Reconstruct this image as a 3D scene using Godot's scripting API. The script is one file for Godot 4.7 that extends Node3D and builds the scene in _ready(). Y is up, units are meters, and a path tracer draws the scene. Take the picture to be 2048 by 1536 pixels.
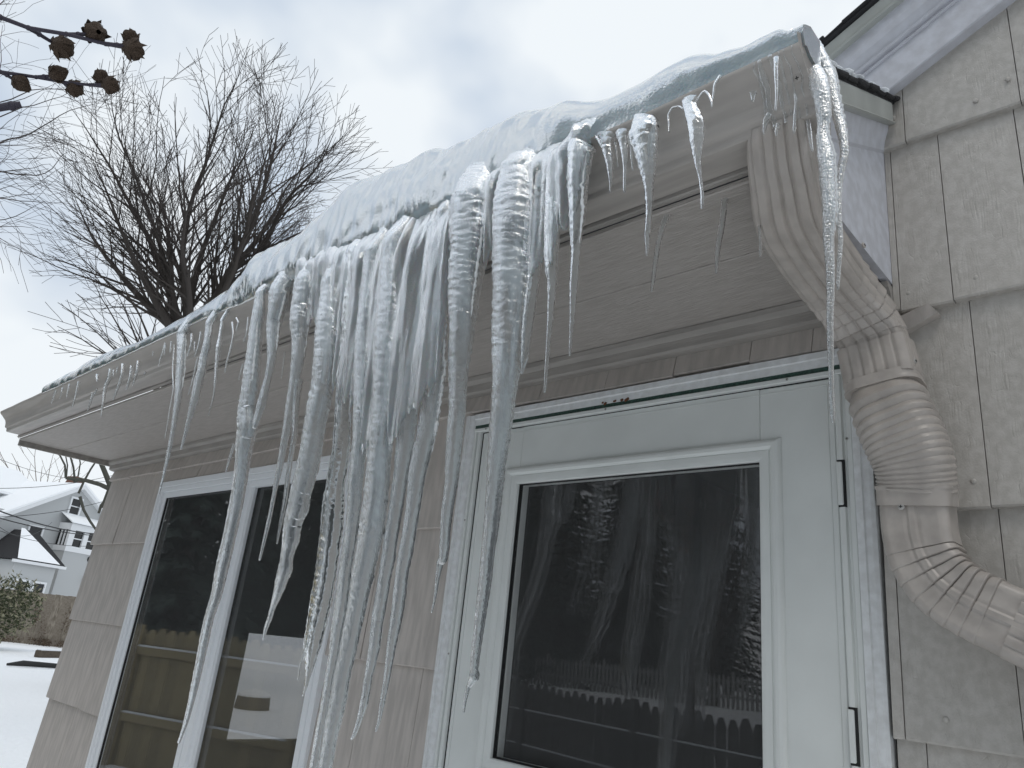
extends Node3D
# A frozen gutter on a shingled house. Metres; the origin lies on the face of the front wall at eye height; +z points out of the wall.

const GROUND := -1.62
const LIP_Y := 0.787
const LIP_Z := 0.535
const SOFFIT := 0.683
const SQ := 0.894427
const RAKE := Vector2(0.894427, 0.447214)

var taken := {}
var rng := RandomNumberGenerator.new()
var noise := FastNoiseLite.new()
var fine := FastNoiseLite.new()
var M := {}


class Geo:
	var v := PackedVector3Array()
	var u := PackedVector2Array()
	var c := PackedColorArray()
	var i := PackedInt32Array()
	var colored := false

	func tri(a: Vector3, b: Vector3, d: Vector3) -> void:   # corners run anticlockwise seen from outside
		var k := v.size()
		v.append_array(PackedVector3Array([a, b, d]))
		i.append_array(PackedInt32Array([k, k + 2, k + 1]))

	func quad(a: Vector3, b: Vector3, d: Vector3, e: Vector3) -> void:
		var k := v.size()
		v.append_array(PackedVector3Array([a, b, d, e]))
		i.append_array(PackedInt32Array([k, k + 2, k + 1, k, k + 3, k + 2]))

	func face(p: Array, inside: Vector3) -> void:            # a flat convex face turned away from a point inside
		var n: Vector3 = (p[1] - p[0]).cross(p[2] - p[0])
		var q := p.duplicate()
		if n.dot(p[0] - inside) < 0.0:
			q.reverse()
		for k in range(1, q.size() - 1):
			tri(q[0], q[k], q[k + 1])

	func box(at: Vector3, size: Vector3, b := Basis.IDENTITY, bevel := 0.0) -> void:
		var h := size * 0.5
		var w := minf(bevel, minf(h.x, minf(h.y, h.z)) * 0.9)
		if w <= 0.0:
			for ax in 3:
				for s in [-1.0, 1.0]:
					var p := []
					for q in [[-1, -1], [1, -1], [1, 1], [-1, 1]]:
						var o := Vector3()
						o[ax] = h[ax] * s
						o[(ax + 1) % 3] = h[(ax + 1) % 3] * q[0]
						o[(ax + 2) % 3] = h[(ax + 2) % 3] * q[1]
						p.append(at + b * o)
					face(p, at)
			return
		var corner := func(sx: float, sy: float, sz: float, ax: int) -> Vector3:
			var o := Vector3(h.x * sx, h.y * sy, h.z * sz)
			var s := [sx, sy, sz]
			for k in 3:
				if k != ax:
					o[k] -= w * s[k]
			return at + b * o
		for ax in 3:
			var a1 := (ax + 1) % 3
			var a2 := (ax + 2) % 3
			for s in [-1.0, 1.0]:
				var p := []
				for q in [[-1.0, -1.0], [1.0, -1.0], [1.0, 1.0], [-1.0, 1.0]]:
					var g := [0.0, 0.0, 0.0]
					g[ax] = s
					g[a1] = q[0]
					g[a2] = q[1]
					p.append(corner.call(g[0], g[1], g[2], ax))
				face(p, at)
			for s1 in [-1.0, 1.0]:
				for s2 in [-1.0, 1.0]:
					var g := [0.0, 0.0, 0.0]
					g[a1] = s1
					g[a2] = s2
					var lo := g.duplicate()
					var hi := g.duplicate()
					lo[ax] = -1.0
					hi[ax] = 1.0
					face([corner.call(lo[0], lo[1], lo[2], a1), corner.call(hi[0], hi[1], hi[2], a1), corner.call(hi[0], hi[1], hi[2], a2), corner.call(lo[0], lo[1], lo[2], a2)], at)
		for sx in [-1.0, 1.0]:
			for sy in [-1.0, 1.0]:
				for sz in [-1.0, 1.0]:
					face([corner.call(sx, sy, sz, 0), corner.call(sx, sy, sz, 1), corner.call(sx, sy, sz, 2)], at)

	func prism(poly: Array, along: Vector3, rise := Vector3.ZERO) -> void:   # a flat polygon of points pushed along a vector
		var mid := Vector3()
		for p in poly:
			mid += p / poly.size()
		mid += along * 0.5
		var idx := []
		var q := poly.duplicate()
		if (q[1] - q[0]).cross(q[2] - q[1]).dot(along) > 0.0 and poly.size() <= 4:
			pass
		var flat := PackedVector2Array()
		var n := along.normalized()
		var e1: Vector3 = n.cross(Vector3.UP if absf(n.y) < 0.9 else Vector3.RIGHT).normalized()
		var e2 := n.cross(e1)
		for p in q:
			flat.append(Vector2(p.dot(e1), p.dot(e2)))
		if not Geometry2D.is_polygon_clockwise(flat):
			q.reverse()
			flat.reverse()
		# clockwise in (e1, e2), where e1 x e2 = n: seen against n it runs anticlockwise
		idx = Geometry2D.triangulate_polygon(flat)
		for k in range(0, idx.size(), 3):
			var a: Vector3 = q[idx[k]]
			var b: Vector3 = q[idx[k + 1]]
			var d: Vector3 = q[idx[k + 2]]
			if (b - a).cross(d - a).dot(n) > 0.0:
				var t := b
				b = d
				d = t
			tri(a, b, d)
			tri(a + along, d + along, b + along)
		for k in q.size():
			var a: Vector3 = q[k]
			var b: Vector3 = q[(k + 1) % q.size()]
			quad(b, a, a + along, b + along)

	func grid(p: PackedVector3Array, across: int, rows: int, closed: bool, flip := false) -> void:   # rows of points joined to a smooth skin
		var k := v.size()
		v.append_array(p)
		var n := across if closed else across - 1
		for r in rows - 1:
			for s in n:
				var a := k + r * across + s
				var b := k + r * across + (s + 1) % across
				var d := a + across
				var e := b + across
				if flip:
					i.append_array(PackedInt32Array([a, d, b, b, d, e]))
				else:
					i.append_array(PackedInt32Array([a, b, d, b, e, d]))

	func fan(ring: PackedVector3Array, tip: Vector3, flip := false) -> void:
		var k := v.size()
		v.append_array(ring)
		v.append(tip)
		for s in ring.size():
			var a := k + s
			var b := k + (s + 1) % ring.size()
			if flip:
				i.append_array(PackedInt32Array([a, b, k + ring.size()]))
			else:
				i.append_array(PackedInt32Array([a, k + ring.size(), b]))

	func tube(p: PackedVector3Array, r: PackedFloat32Array, sides := 6, caps := true) -> void:
		var t := (p[1] - p[0]).normalized()
		var e1 := t.cross(Vector3.UP if absf(t.y) < 0.8 else Vector3.RIGHT).normalized()
		var all := PackedVector3Array()
		for k in p.size():
			t = (p[mini(k + 1, p.size() - 1)] - p[maxi(k - 1, 0)]).normalized()
			e1 = (e1 - t * e1.dot(t)).normalized()
			var e2 := t.cross(e1)
			for s in sides:
				var a := TAU * s / sides
				all.append(p[k] + (e1 * cos(a) + e2 * sin(a)) * r[k])
		grid(all, sides, p.size(), true)
		if caps:
			fan(all.slice(0, sides), p[0])
			fan(all.slice(all.size() - sides), p[p.size() - 1], true)

	func ball(at: Vector3, r: Vector3, b := Basis.IDENTITY, nu := 10, nv := 7) -> void:
		var all := PackedVector3Array()
		for a in nv + 1:
			var th := PI * (float(a) / nv * 0.998 + 0.001)
			for s in nu:
				var ph := TAU * s / nu
				all.append(at + b * (Vector3(sin(th) * cos(ph), cos(th), sin(th) * sin(ph)) * r))
		grid(all, nu, nv + 1, true, true)

	func mesh() -> ArrayMesh:
		var n := PackedVector3Array()
		n.resize(v.size())
		for k in range(0, i.size(), 3):
			var a := i[k]
			var b := i[k + 1]
			var d := i[k + 2]
			var f := (v[d] - v[a]).cross(v[b] - v[a])
			n[a] += f
			n[b] += f
			n[d] += f
		for k in n.size():
			n[k] = n[k].normalized() if n[k].length_squared() > 0.0 else Vector3.UP
		var arrays := []
		arrays.resize(Mesh.ARRAY_MAX)
		arrays[Mesh.ARRAY_VERTEX] = v
		arrays[Mesh.ARRAY_NORMAL] = n
		arrays[Mesh.ARRAY_INDEX] = i
		if u.size() == v.size():
			arrays[Mesh.ARRAY_TEX_UV] = u
		if c.size() == v.size():
			arrays[Mesh.ARRAY_COLOR] = c
		var m := ArrayMesh.new()
		m.add_surface_from_arrays(Mesh.PRIMITIVE_TRIANGLES, arrays)
		return m


func _numbered(called: String) -> String:
	var n: int = taken.get(called, -1) + 1
	taken[called] = n
	return called if n == 0 else "%s_%03d" % [called, n]


func _tag(o: Node, label: String, category: String, group := "", kind := "") -> void:
	if label: o.set_meta("label", label)
	if category: o.set_meta("category", category)
	if group: o.set_meta("group", group)
	if kind: o.set_meta("kind", kind)


func _thing(called: String, label: String, category: String, at := Vector3.ZERO, group := "") -> Node3D:
	var o := Node3D.new()
	o.name = _numbered(called)
	add_child(o, true)
	o.position = at
	_tag(o, label, category, group)
	return o


func _part(called: String, g, m: Material, parent: Node) -> MeshInstance3D:
	var o := MeshInstance3D.new()
	o.mesh = g.mesh() if g is Geo else g
	o.material_override = m
	if parent == self:
		o.name = _numbered(called)
	else:
		var used: Dictionary = parent.get_meta("used_names", {})
		var n: int = used.get(called, -1) + 1
		used[called] = n
		parent.set_meta("used_names", used)
		o.name = called if n == 0 else "%s_%03d" % [called, n]
	parent.add_child(o, true)
	return o


func _boxed(called: String, at: Vector3, size: Vector3, m: Material, parent: Node, bevel := 0.0, b := Basis.IDENTITY) -> MeshInstance3D:
	var g := Geo.new()
	g.box(at, size, b, bevel)
	return _part(called, g, m, parent)


# ---------------------------------------------------------------- materials
func _noise_tex(kind: int, freq: float, octaves: int, lo: Color, hi: Color, s: int, size := 512, lo_at := 0.25, hi_at := 0.75) -> NoiseTexture2D:
	var n := FastNoiseLite.new()
	n.noise_type = kind
	n.frequency = freq
	n.fractal_octaves = octaves
	n.seed = s
	var ramp := Gradient.new()
	ramp.offsets = PackedFloat32Array([lo_at, hi_at])
	ramp.colors = PackedColorArray([lo, hi])
	var t := NoiseTexture2D.new()
	t.width = size
	t.height = size
	t.seamless = true
	t.noise = n
	t.color_ramp = ramp
	return t


func _lin(r: float, g: float, b: float, a := 1.0) -> Color:
	var c := Color(r, g, b).linear_to_srgb()
	c.a = a
	return c


func _mat(called: String, col: Color, rough: float, tex: Texture2D = null, relief: Texture2D = null, depth := 0.0, scale := Vector3.ONE, world := true) -> StandardMaterial3D:
	var m := StandardMaterial3D.new()
	m.resource_name = called
	m.albedo_color = col
	m.roughness = rough
	m.uv1_triplanar = true
	m.uv1_world_triplanar = world
	m.uv1_scale = scale
	if tex: m.albedo_texture = tex
	if relief:
		m.heightmap_enabled = true
		m.heightmap_texture = relief
		m.heightmap_scale = depth
	M[called] = m
	return m


func _ice(called: String, col: Color, clear: float, rough: float, relief: Texture2D, depth: float, scale: float) -> StandardMaterial3D:
	var m := _mat(called, col, rough, null, relief, depth, Vector3.ONE * scale)
	m.albedo_color.a = 1.0 - clear
	m.refraction_enabled = true
	m.refraction_scale = 0.031
	if clear < 0.9:
		m.subsurf_scatter_enabled = true
		m.subsurf_scatter_strength = 0.5
	return m


func _crack_image(size: int, s: int) -> ImageTexture:          # height of old brush-painted wood: upright grain, flakes, hairline cracks
	var grain := FastNoiseLite.new()
	grain.seed = s
	grain.frequency = 1.0
	grain.fractal_octaves = 3
	var cell := FastNoiseLite.new()
	cell.seed = s + 1
	cell.noise_type = FastNoiseLite.TYPE_CELLULAR
	cell.cellular_return_type = FastNoiseLite.RETURN_DISTANCE2_SUB
	cell.frequency = 1.0
	cell.fractal_octaves = 1
	var where := FastNoiseLite.new()
	where.seed = s + 2
	where.frequency = 1.0
	var im := Image.create(size, size, false, Image.FORMAT_RF)
	for y in size:
		for x in size:
			var a := float(x) / size
			var b := float(y) / size
			var w := grain.get_noise_2d(a * 6.0, b * 6.0) * 0.25
			var calm := clampf(0.5 + where.get_noise_2d(a * 5.0 + 30.0, b * 4.0) * 1.6, 0.15, 1.0)
			var h := 0.6 + 0.24 * calm * grain.get_noise_2d((a + w * 0.03) * 90.0, b * 5.0) + 0.10 * grain.get_noise_2d(a * 30.0 + 50.0, b * 24.0) + 0.10 * grain.get_noise_2d(a * 110.0, b * 90.0)
			var patch := clampf(where.get_noise_2d(a * 9.0, b * 6.0) * 3.0 - 0.1, 0.0, 1.0)
			var e := cell.get_noise_2d(a * 44.0 + w, b * 9.0 + w * 2.0) + 1.0
			h -= 0.32 * patch * (1.0 - smoothstep(0.0, 0.07, e))
			im.set_pixel(x, y, Color(clampf(h, 0.0, 1.0), 0, 0))
	return ImageTexture.create_from_image(im)


func _materials() -> void:
	var S := FastNoiseLite.TYPE_SIMPLEX_SMOOTH
	var soft := _noise_tex(S, 0.012, 4, _lin(0.80, 0.80, 0.80), _lin(1, 1, 1), 3)
	var grime := _noise_tex(S, 0.02, 5, _lin(0.72, 0.71, 0.69), _lin(1, 1, 1), 5, 512, 0.30, 0.55)
	var rough_relief := _noise_tex(S, 0.05, 4, Color.BLACK, Color.WHITE, 7, 512, 0.1, 0.9)
	var fine_relief := _noise_tex(S, 0.09, 3, Color.BLACK, Color.WHITE, 11, 512, 0.1, 0.9)
	var cracked := _crack_image(640, 21)
	var brushed := _noise_tex(S, 0.03, 5, _lin(0.86, 0.85, 0.84), _lin(1, 1, 1), 31)
	var taupe := _lin(0.48, 0.438, 0.402)
	_mat("shingle_paint", taupe, 0.6, soft, fine_relief, 0.035, Vector3(5.5, 0.9, 5.5))
	_mat("shingle_paint_b", _lin(0.495, 0.452, 0.416), 0.58, soft, fine_relief, 0.045, Vector3(6.1, 0.8, 6.1))
	_mat("old_shingle", _lin(0.475, 0.452, 0.418), 0.42, brushed, cracked, 0.15, Vector3(3.1, 2.6, 3.1))
	_mat("old_shingle_b", _lin(0.50, 0.474, 0.438), 0.45, brushed, cracked, 0.17, Vector3(2.7, 2.2, 2.7))
	_mat("soffit_wood", _lin(0.41, 0.378, 0.35), 0.55, brushed, fine_relief, 0.12, Vector3(0.7, 7.0, 7.0))
	_mat("gutter_paint", _lin(0.41, 0.378, 0.348), 0.42, soft, fine_relief, 0.015, Vector3(0.5, 6.0, 6.0))
	_mat("spout_paint", _lin(0.42, 0.38, 0.345), 0.34, soft, rough_relief, 0.008, Vector3(3.0, 3.0, 3.0))
	_mat("fascia_paint", _lin(0.33, 0.307, 0.282), 0.6, soft, fine_relief, 0.05, Vector3(0.7, 5.0, 5.0))
	_mat("door_white", _lin(0.68, 0.70, 0.68), 0.38, _noise_tex(S, 0.01, 3, _lin(0.94, 0.94, 0.94), _lin(1, 1, 1), 41))
	_mat("vinyl_white", _lin(0.72, 0.74, 0.76), 0.35)
	_mat("casing_white", _lin(0.70, 0.715, 0.72), 0.6, brushed, cracked, 0.08, Vector3(2.6, 2.6, 2.6))
	_mat("rake_white", _lin(0.58, 0.59, 0.635), 0.6, brushed, cracked, 0.09, Vector3(1.7, 1.7, 1.7))
	_mat("drip_metal", _lin(0.45, 0.465, 0.435), 0.4, soft)
	_mat("green_strip", _lin(0.035, 0.085, 0.065), 0.5, _noise_tex(S, 0.06, 4, _lin(0.45, 0.45, 0.45), _lin(1, 1, 1), 43), null, 0.0, Vector3.ONE * 4.0)
	_mat("black_gap", _lin(0.01, 0.01, 0.01), 0.8)
	_mat("rust", _lin(0.12, 0.045, 0.02), 0.8)
	_mat("screw_metal", _lin(0.4, 0.39, 0.37), 0.35).metallic = 0.5
	_mat("asphalt_shingle", _lin(0.025, 0.025, 0.027), 0.9, null, rough_relief, 0.2, Vector3.ONE * 8.0)
	_mat("snow", _lin(0.92, 0.935, 0.95), 0.75, null, rough_relief, 1.2, Vector3.ONE * 0.35)
	_mat("old_snow", _lin(0.80, 0.83, 0.86), 0.6, null, rough_relief, 0.4, Vector3.ONE * 3.0)
	_mat("bark", _lin(0.055, 0.046, 0.040), 0.9, null, rough_relief, 0.6, Vector3(3, 0.8, 3))
	_mat("twig", _lin(0.050, 0.040, 0.036), 0.9)
	_mat("pale_bark", _lin(0.085, 0.085, 0.070), 0.9, null, rough_relief, 0.6, Vector3(3, 0.8, 3))
	_mat("birch_twig", _lin(0.075, 0.065, 0.062), 0.9)
	_mat("brown_twig", _lin(0.12, 0.085, 0.065), 0.9)
	_mat("pod", _lin(0.085, 0.055, 0.035), 0.85, _noise_tex(S, 0.05, 4, _lin(0.35, 0.33, 0.3), _lin(1, 1, 1), 51), rough_relief, 0.08, Vector3.ONE * 30.0, false)
	_mat("pod_stem", _lin(0.040, 0.034, 0.050), 0.7)
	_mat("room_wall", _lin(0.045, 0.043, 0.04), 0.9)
	_mat("needles", _lin(0.040, 0.062, 0.052), 0.8)
	_mat("tan_board", _lin(0.36, 0.30, 0.17), 0.8, grime, fine_relief, 0.2, Vector3(6, 0.7, 6))
	_mat("tan_board_b", _lin(0.29, 0.245, 0.14), 0.8, grime, fine_relief, 0.2, Vector3(6, 0.7, 6))
	_mat("dark_picket_b", _lin(0.045, 0.047, 0.045), 0.8, grime, fine_relief, 0.2, Vector3(6, 0.7, 6))
	_mat("grey_board_b", _lin(0.22, 0.19, 0.155), 0.85, grime)
	_mat("dark_picket", _lin(0.07, 0.072, 0.07), 0.8, grime, fine_relief, 0.2, Vector3(6, 0.7, 6))
	_mat("grey_board", _lin(0.30, 0.265, 0.22), 0.85, _noise_tex(S, 0.02, 5, _lin(0.45, 0.43, 0.40), _lin(1, 1, 1), 55), null, 0.0, Vector3(2.0, 0.3, 2.0))
	_mat("white_picket", _lin(0.32, 0.32, 0.31), 0.7)
	_mat("siding", _lin(0.47, 0.48, 0.48), 0.6)
	_mat("house_trim", _lin(0.76, 0.77, 0.78), 0.5)
	_mat("dark_glass", _lin(0.012, 0.013, 0.014), 0.06)
	_mat("brick_red", _lin(0.14, 0.07, 0.05), 0.9)
	_mat("wire", _lin(0.02, 0.02, 0.02), 0.7)
	_mat("ivy", _lin(0.09, 0.062, 0.042), 0.9)
	_mat("shrub_dark", _lin(0.035, 0.042, 0.02), 0.7).backlight_enabled = true
	M.shrub_dark.backlight = Color(0.15, 0.2, 0.05)
	_mat("shrub_pale", _lin(0.24, 0.23, 0.15), 0.7)
	_mat("plank", _lin(0.10, 0.08, 0.06), 0.9, grime)
	var dim_sheet := _mat("dim_sheet", Color(0.05, 0.065, 0.065, 0.74), 0.9)  # dark see-through film, made up to dim the side opening
	dim_sheet.transparency = BaseMaterial3D.TRANSPARENCY_ALPHA
	var pane := _mat("pane", Color(1, 1, 1, 0.02), 0.0)
	pane.transparency = BaseMaterial3D.TRANSPARENCY_ALPHA
	var ice_fine := _noise_tex(S, 0.045, 4, Color.BLACK, Color.WHITE, 61, 512, 0.1, 0.9)
	_ice("ice_clear", _lin(0.93, 0.96, 0.97), 0.97, 0.02, ice_fine, 0.03, 9.0)
	_ice("ice_bubbly", _lin(0.86, 0.90, 0.92), 0.95, 0.035, ice_fine, 0.10, 12.0)
	_ice("ice_mass", _lin(0.33, 0.385, 0.40), 0.66, 0.06, ice_fine, 0.025, 6.0)
	_ice("ice_curtain", _lin(0.60, 0.63, 0.64), 0.80, 0.05, ice_fine, 0.05, 9.0)
	_mat("frost_highlight", _lin(0.80, 0.82, 0.83), 0.35, null, rough_relief, 0.1, Vector3.ONE * 30.0)
	var core := _mat("ice_core", _lin(0.54, 0.575, 0.59), 0.6)
	core.transparency = BaseMaterial3D.TRANSPARENCY_ALPHA
	core.vertex_color_use_as_albedo = true
	core.backlight_enabled = true
	core.backlight = Color(0.8, 0.8, 0.8)


# ---------------------------------------------------------------- camera, sky, sun
func _setting() -> void:
	var cam := Camera3D.new()
	cam.name = "camera"
	cam.fov = 54.668
	cam.near = 0.05
	cam.far = 600.0
	add_child(cam)
	cam.transform = Transform3D(Basis(Vector3(0.73774, 0.10142, -0.66742), Vector3(0.15660, 0.93597, 0.31533), Vector3(0.65667, -0.33715, 0.67462)), Vector3(0, 0, 1.3))
	cam.current = true
	var n := FastNoiseLite.new()
	n.seed = 4
	n.frequency = 1.0
	n.fractal_octaves = 5
	var im := Image.create(1024, 512, false, Image.FORMAT_RGBF)
	for y in 512:
		var up := PI * (0.5 - (y + 0.5) / 512.0)
		for x in 1024:
			var ang := TAU * (x + 0.5) / 1024.0
			var d := Vector3(cos(up) * cos(ang), sin(up), cos(up) * sin(ang))
			var k := clampf(0.52 + 1.5 * n.get_noise_3d(d.x * 2.6, d.y * 4.0, d.z * 2.6), 0.0, 1.0)
			k = clampf(k + 0.35 * (1.0 - smoothstep(0.0, 0.5, d.y)), 0.0, 1.0)
			var q := Vector3(0.575, 0.665, 0.785).lerp(Vector3(0.88, 0.93, 0.97), k)
			if d.y < 0.0:
				q = Vector3(0.62, 0.65, 0.69)
			im.set_pixel(x, y, Color(q.x, q.y, q.z))
	var pano := PanoramaSkyMaterial.new()
	pano.panorama = ImageTexture.create_from_image(im)
	var sky := Sky.new()
	sky.sky_material = pano
	var env := Environment.new()
	env.background_mode = Environment.BG_SKY
	env.sky = sky
	env.background_energy_multiplier = 1.0
	env.tonemap_mode = Environment.TONE_MAPPER_LINEAR
	env.tonemap_exposure = 1.0
	env.sdfgi_enabled = true
	env.ssao_enabled = true
	env.ssil_enabled = true
	var we := WorldEnvironment.new()
	we.name = "world"
	we.environment = env
	add_child(we)
	var sun := DirectionalLight3D.new()
	sun.name = "sun"
	sun.light_energy = 0.2
	sun.light_color = Color(1.0, 0.97, 0.93)
	sun.light_angular_distance = 20.0
	sun.shadow_enabled = true
	add_child(sun)
	sun.look_at_from_position(Vector3(3.0, 8.0, 3.5), Vector3.ZERO)


func _land(x: float, z: float) -> float:
	var h := GROUND + 0.05 * noise.get_noise_2d(x * 1.5, z * 1.5)
	h += 0.75 * smoothstep(9.0, 30.0, z)
	return h


func _ground() -> void:
	var g := Geo.new()
	var xs := PackedFloat32Array()
	for k in 141:
		var t := (k - 70) / 70.0
		xs.append(signf(t) * pow(absf(t), 1.8) * 260.0)
	var p := PackedVector3Array()
	for z in xs:
		for x in xs:
			p.append(Vector3(x - 6.0, _land(x - 6.0, z), z))
	g.grid(p, xs.size(), xs.size(), false)
	_tag(_part("snowy_ground", g, M.snow, self), "", "", "", "structure")


# ---------------------------------------------------------------- the house
func _shingle(x0: float, x1: float, top_l: float, top_r: float, bottom: float, m: Material, parent: Node, thick := 0.018) -> void:
	if x1 - x0 < 0.004: return
	var g := Geo.new()
	var b0 := bottom + rng.randf_range(-0.003, 0.003)
	var b1 := b0 + rng.randf_range(-0.002, 0.002)
	var out := rng.randf_range(-0.002, 0.0015)
	var e := 0.0007
	var c := 0.0030
	var zt := -0.016
	var a := [Vector3(x0 + e, b0 + c, out - 0.0002), Vector3(x1 - e, b1 + c, out - 0.0002), Vector3(x1 - e, top_r, zt), Vector3(x0 + e, top_l, zt)]
	g.quad(a[0], a[1], a[2], a[3])
	var d := [Vector3(x0 + e, b0, out - c), Vector3(x1 - e, b1, out - c)]
	g.quad(d[0], d[1], a[1], a[0])
	var f := [Vector3(x0 + e, b0, -thick - 0.012), Vector3(x1 - e, b1, -thick - 0.012), Vector3(x1 - e, top_r, -thick - 0.012), Vector3(x0 + e, top_l, -thick - 0.012)]
	g.quad(f[0], f[1], d[1], d[0])
	g.face([a[0], a[3], f[3], f[0], d[0]], Vector3((x0 + x1) * 0.5, (bottom + top_l) * 0.5, -0.012))
	g.face([a[1], a[2], f[2], f[1], d[1]], Vector3((x0 + x1) * 0.5, (bottom + top_l) * 0.5, -0.012))
	g.quad(a[3], a[2], f[2], f[3])
	_part("shingle", g, m, parent)


func _course(joints: Array, bottom: float, top: float, old: bool, parent: Node) -> void:
	for k in joints.size() - 1:
		var nm := "old_shingle" if old else "shingle_paint"
		_shingle(joints[k], joints[k + 1], top, top, bottom, M[nm] if rng.randf() < 0.55 else M[nm + "_b"], parent)


func _ring(called: String, x0: float, x1: float, y0: float, y1: float, profile: Array, m: Material, parent: Node) -> void:   # a mitred frame: profile of (inset, z)
	var g := Geo.new()
	for k in profile.size() - 1:
		var a: Vector2 = profile[k]
		var b: Vector2 = profile[k + 1]
		var pa := [Vector3(x0 + a.x, y0 + a.x, a.y), Vector3(x1 - a.x, y0 + a.x, a.y), Vector3(x1 - a.x, y1 - a.x, a.y), Vector3(x0 + a.x, y1 - a.x, a.y)]
		var pb := [Vector3(x0 + b.x, y0 + b.x, b.y), Vector3(x1 - b.x, y0 + b.x, b.y), Vector3(x1 - b.x, y1 - b.x, b.y), Vector3(x0 + b.x, y1 - b.x, b.y)]
		for s in 4:
			g.quad(pa[s], pa[(s + 1) % 4], pb[(s + 1) % 4], pb[s])
	_part(called, g, m, parent)


func _screw(at: Vector3, facing: Vector3, r: float, m: Material, parent: Node) -> void:
	var g := Geo.new()
	var z := facing.normalized()
	var x := z.cross(Vector3.UP if absf(z.y) < 0.8 else Vector3.RIGHT).normalized()
	var b := Basis(x, z.cross(x), z)
	g.ball(at, Vector3(r, r, r * 0.45), b, 10, 6)
	var s := _part("screw", g, m, parent)
	var h := Geo.new()
	h.box(at + z * r * 0.40, Vector3(r * 0.9, r * 0.22, r * 0.14), b)
	h.box(at + z * r * 0.405, Vector3(r * 0.22, r * 0.9, r * 0.14), b)
	_part("screw_slot", h, M.black_gap, parent if parent.get_parent() != self else s)


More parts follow.
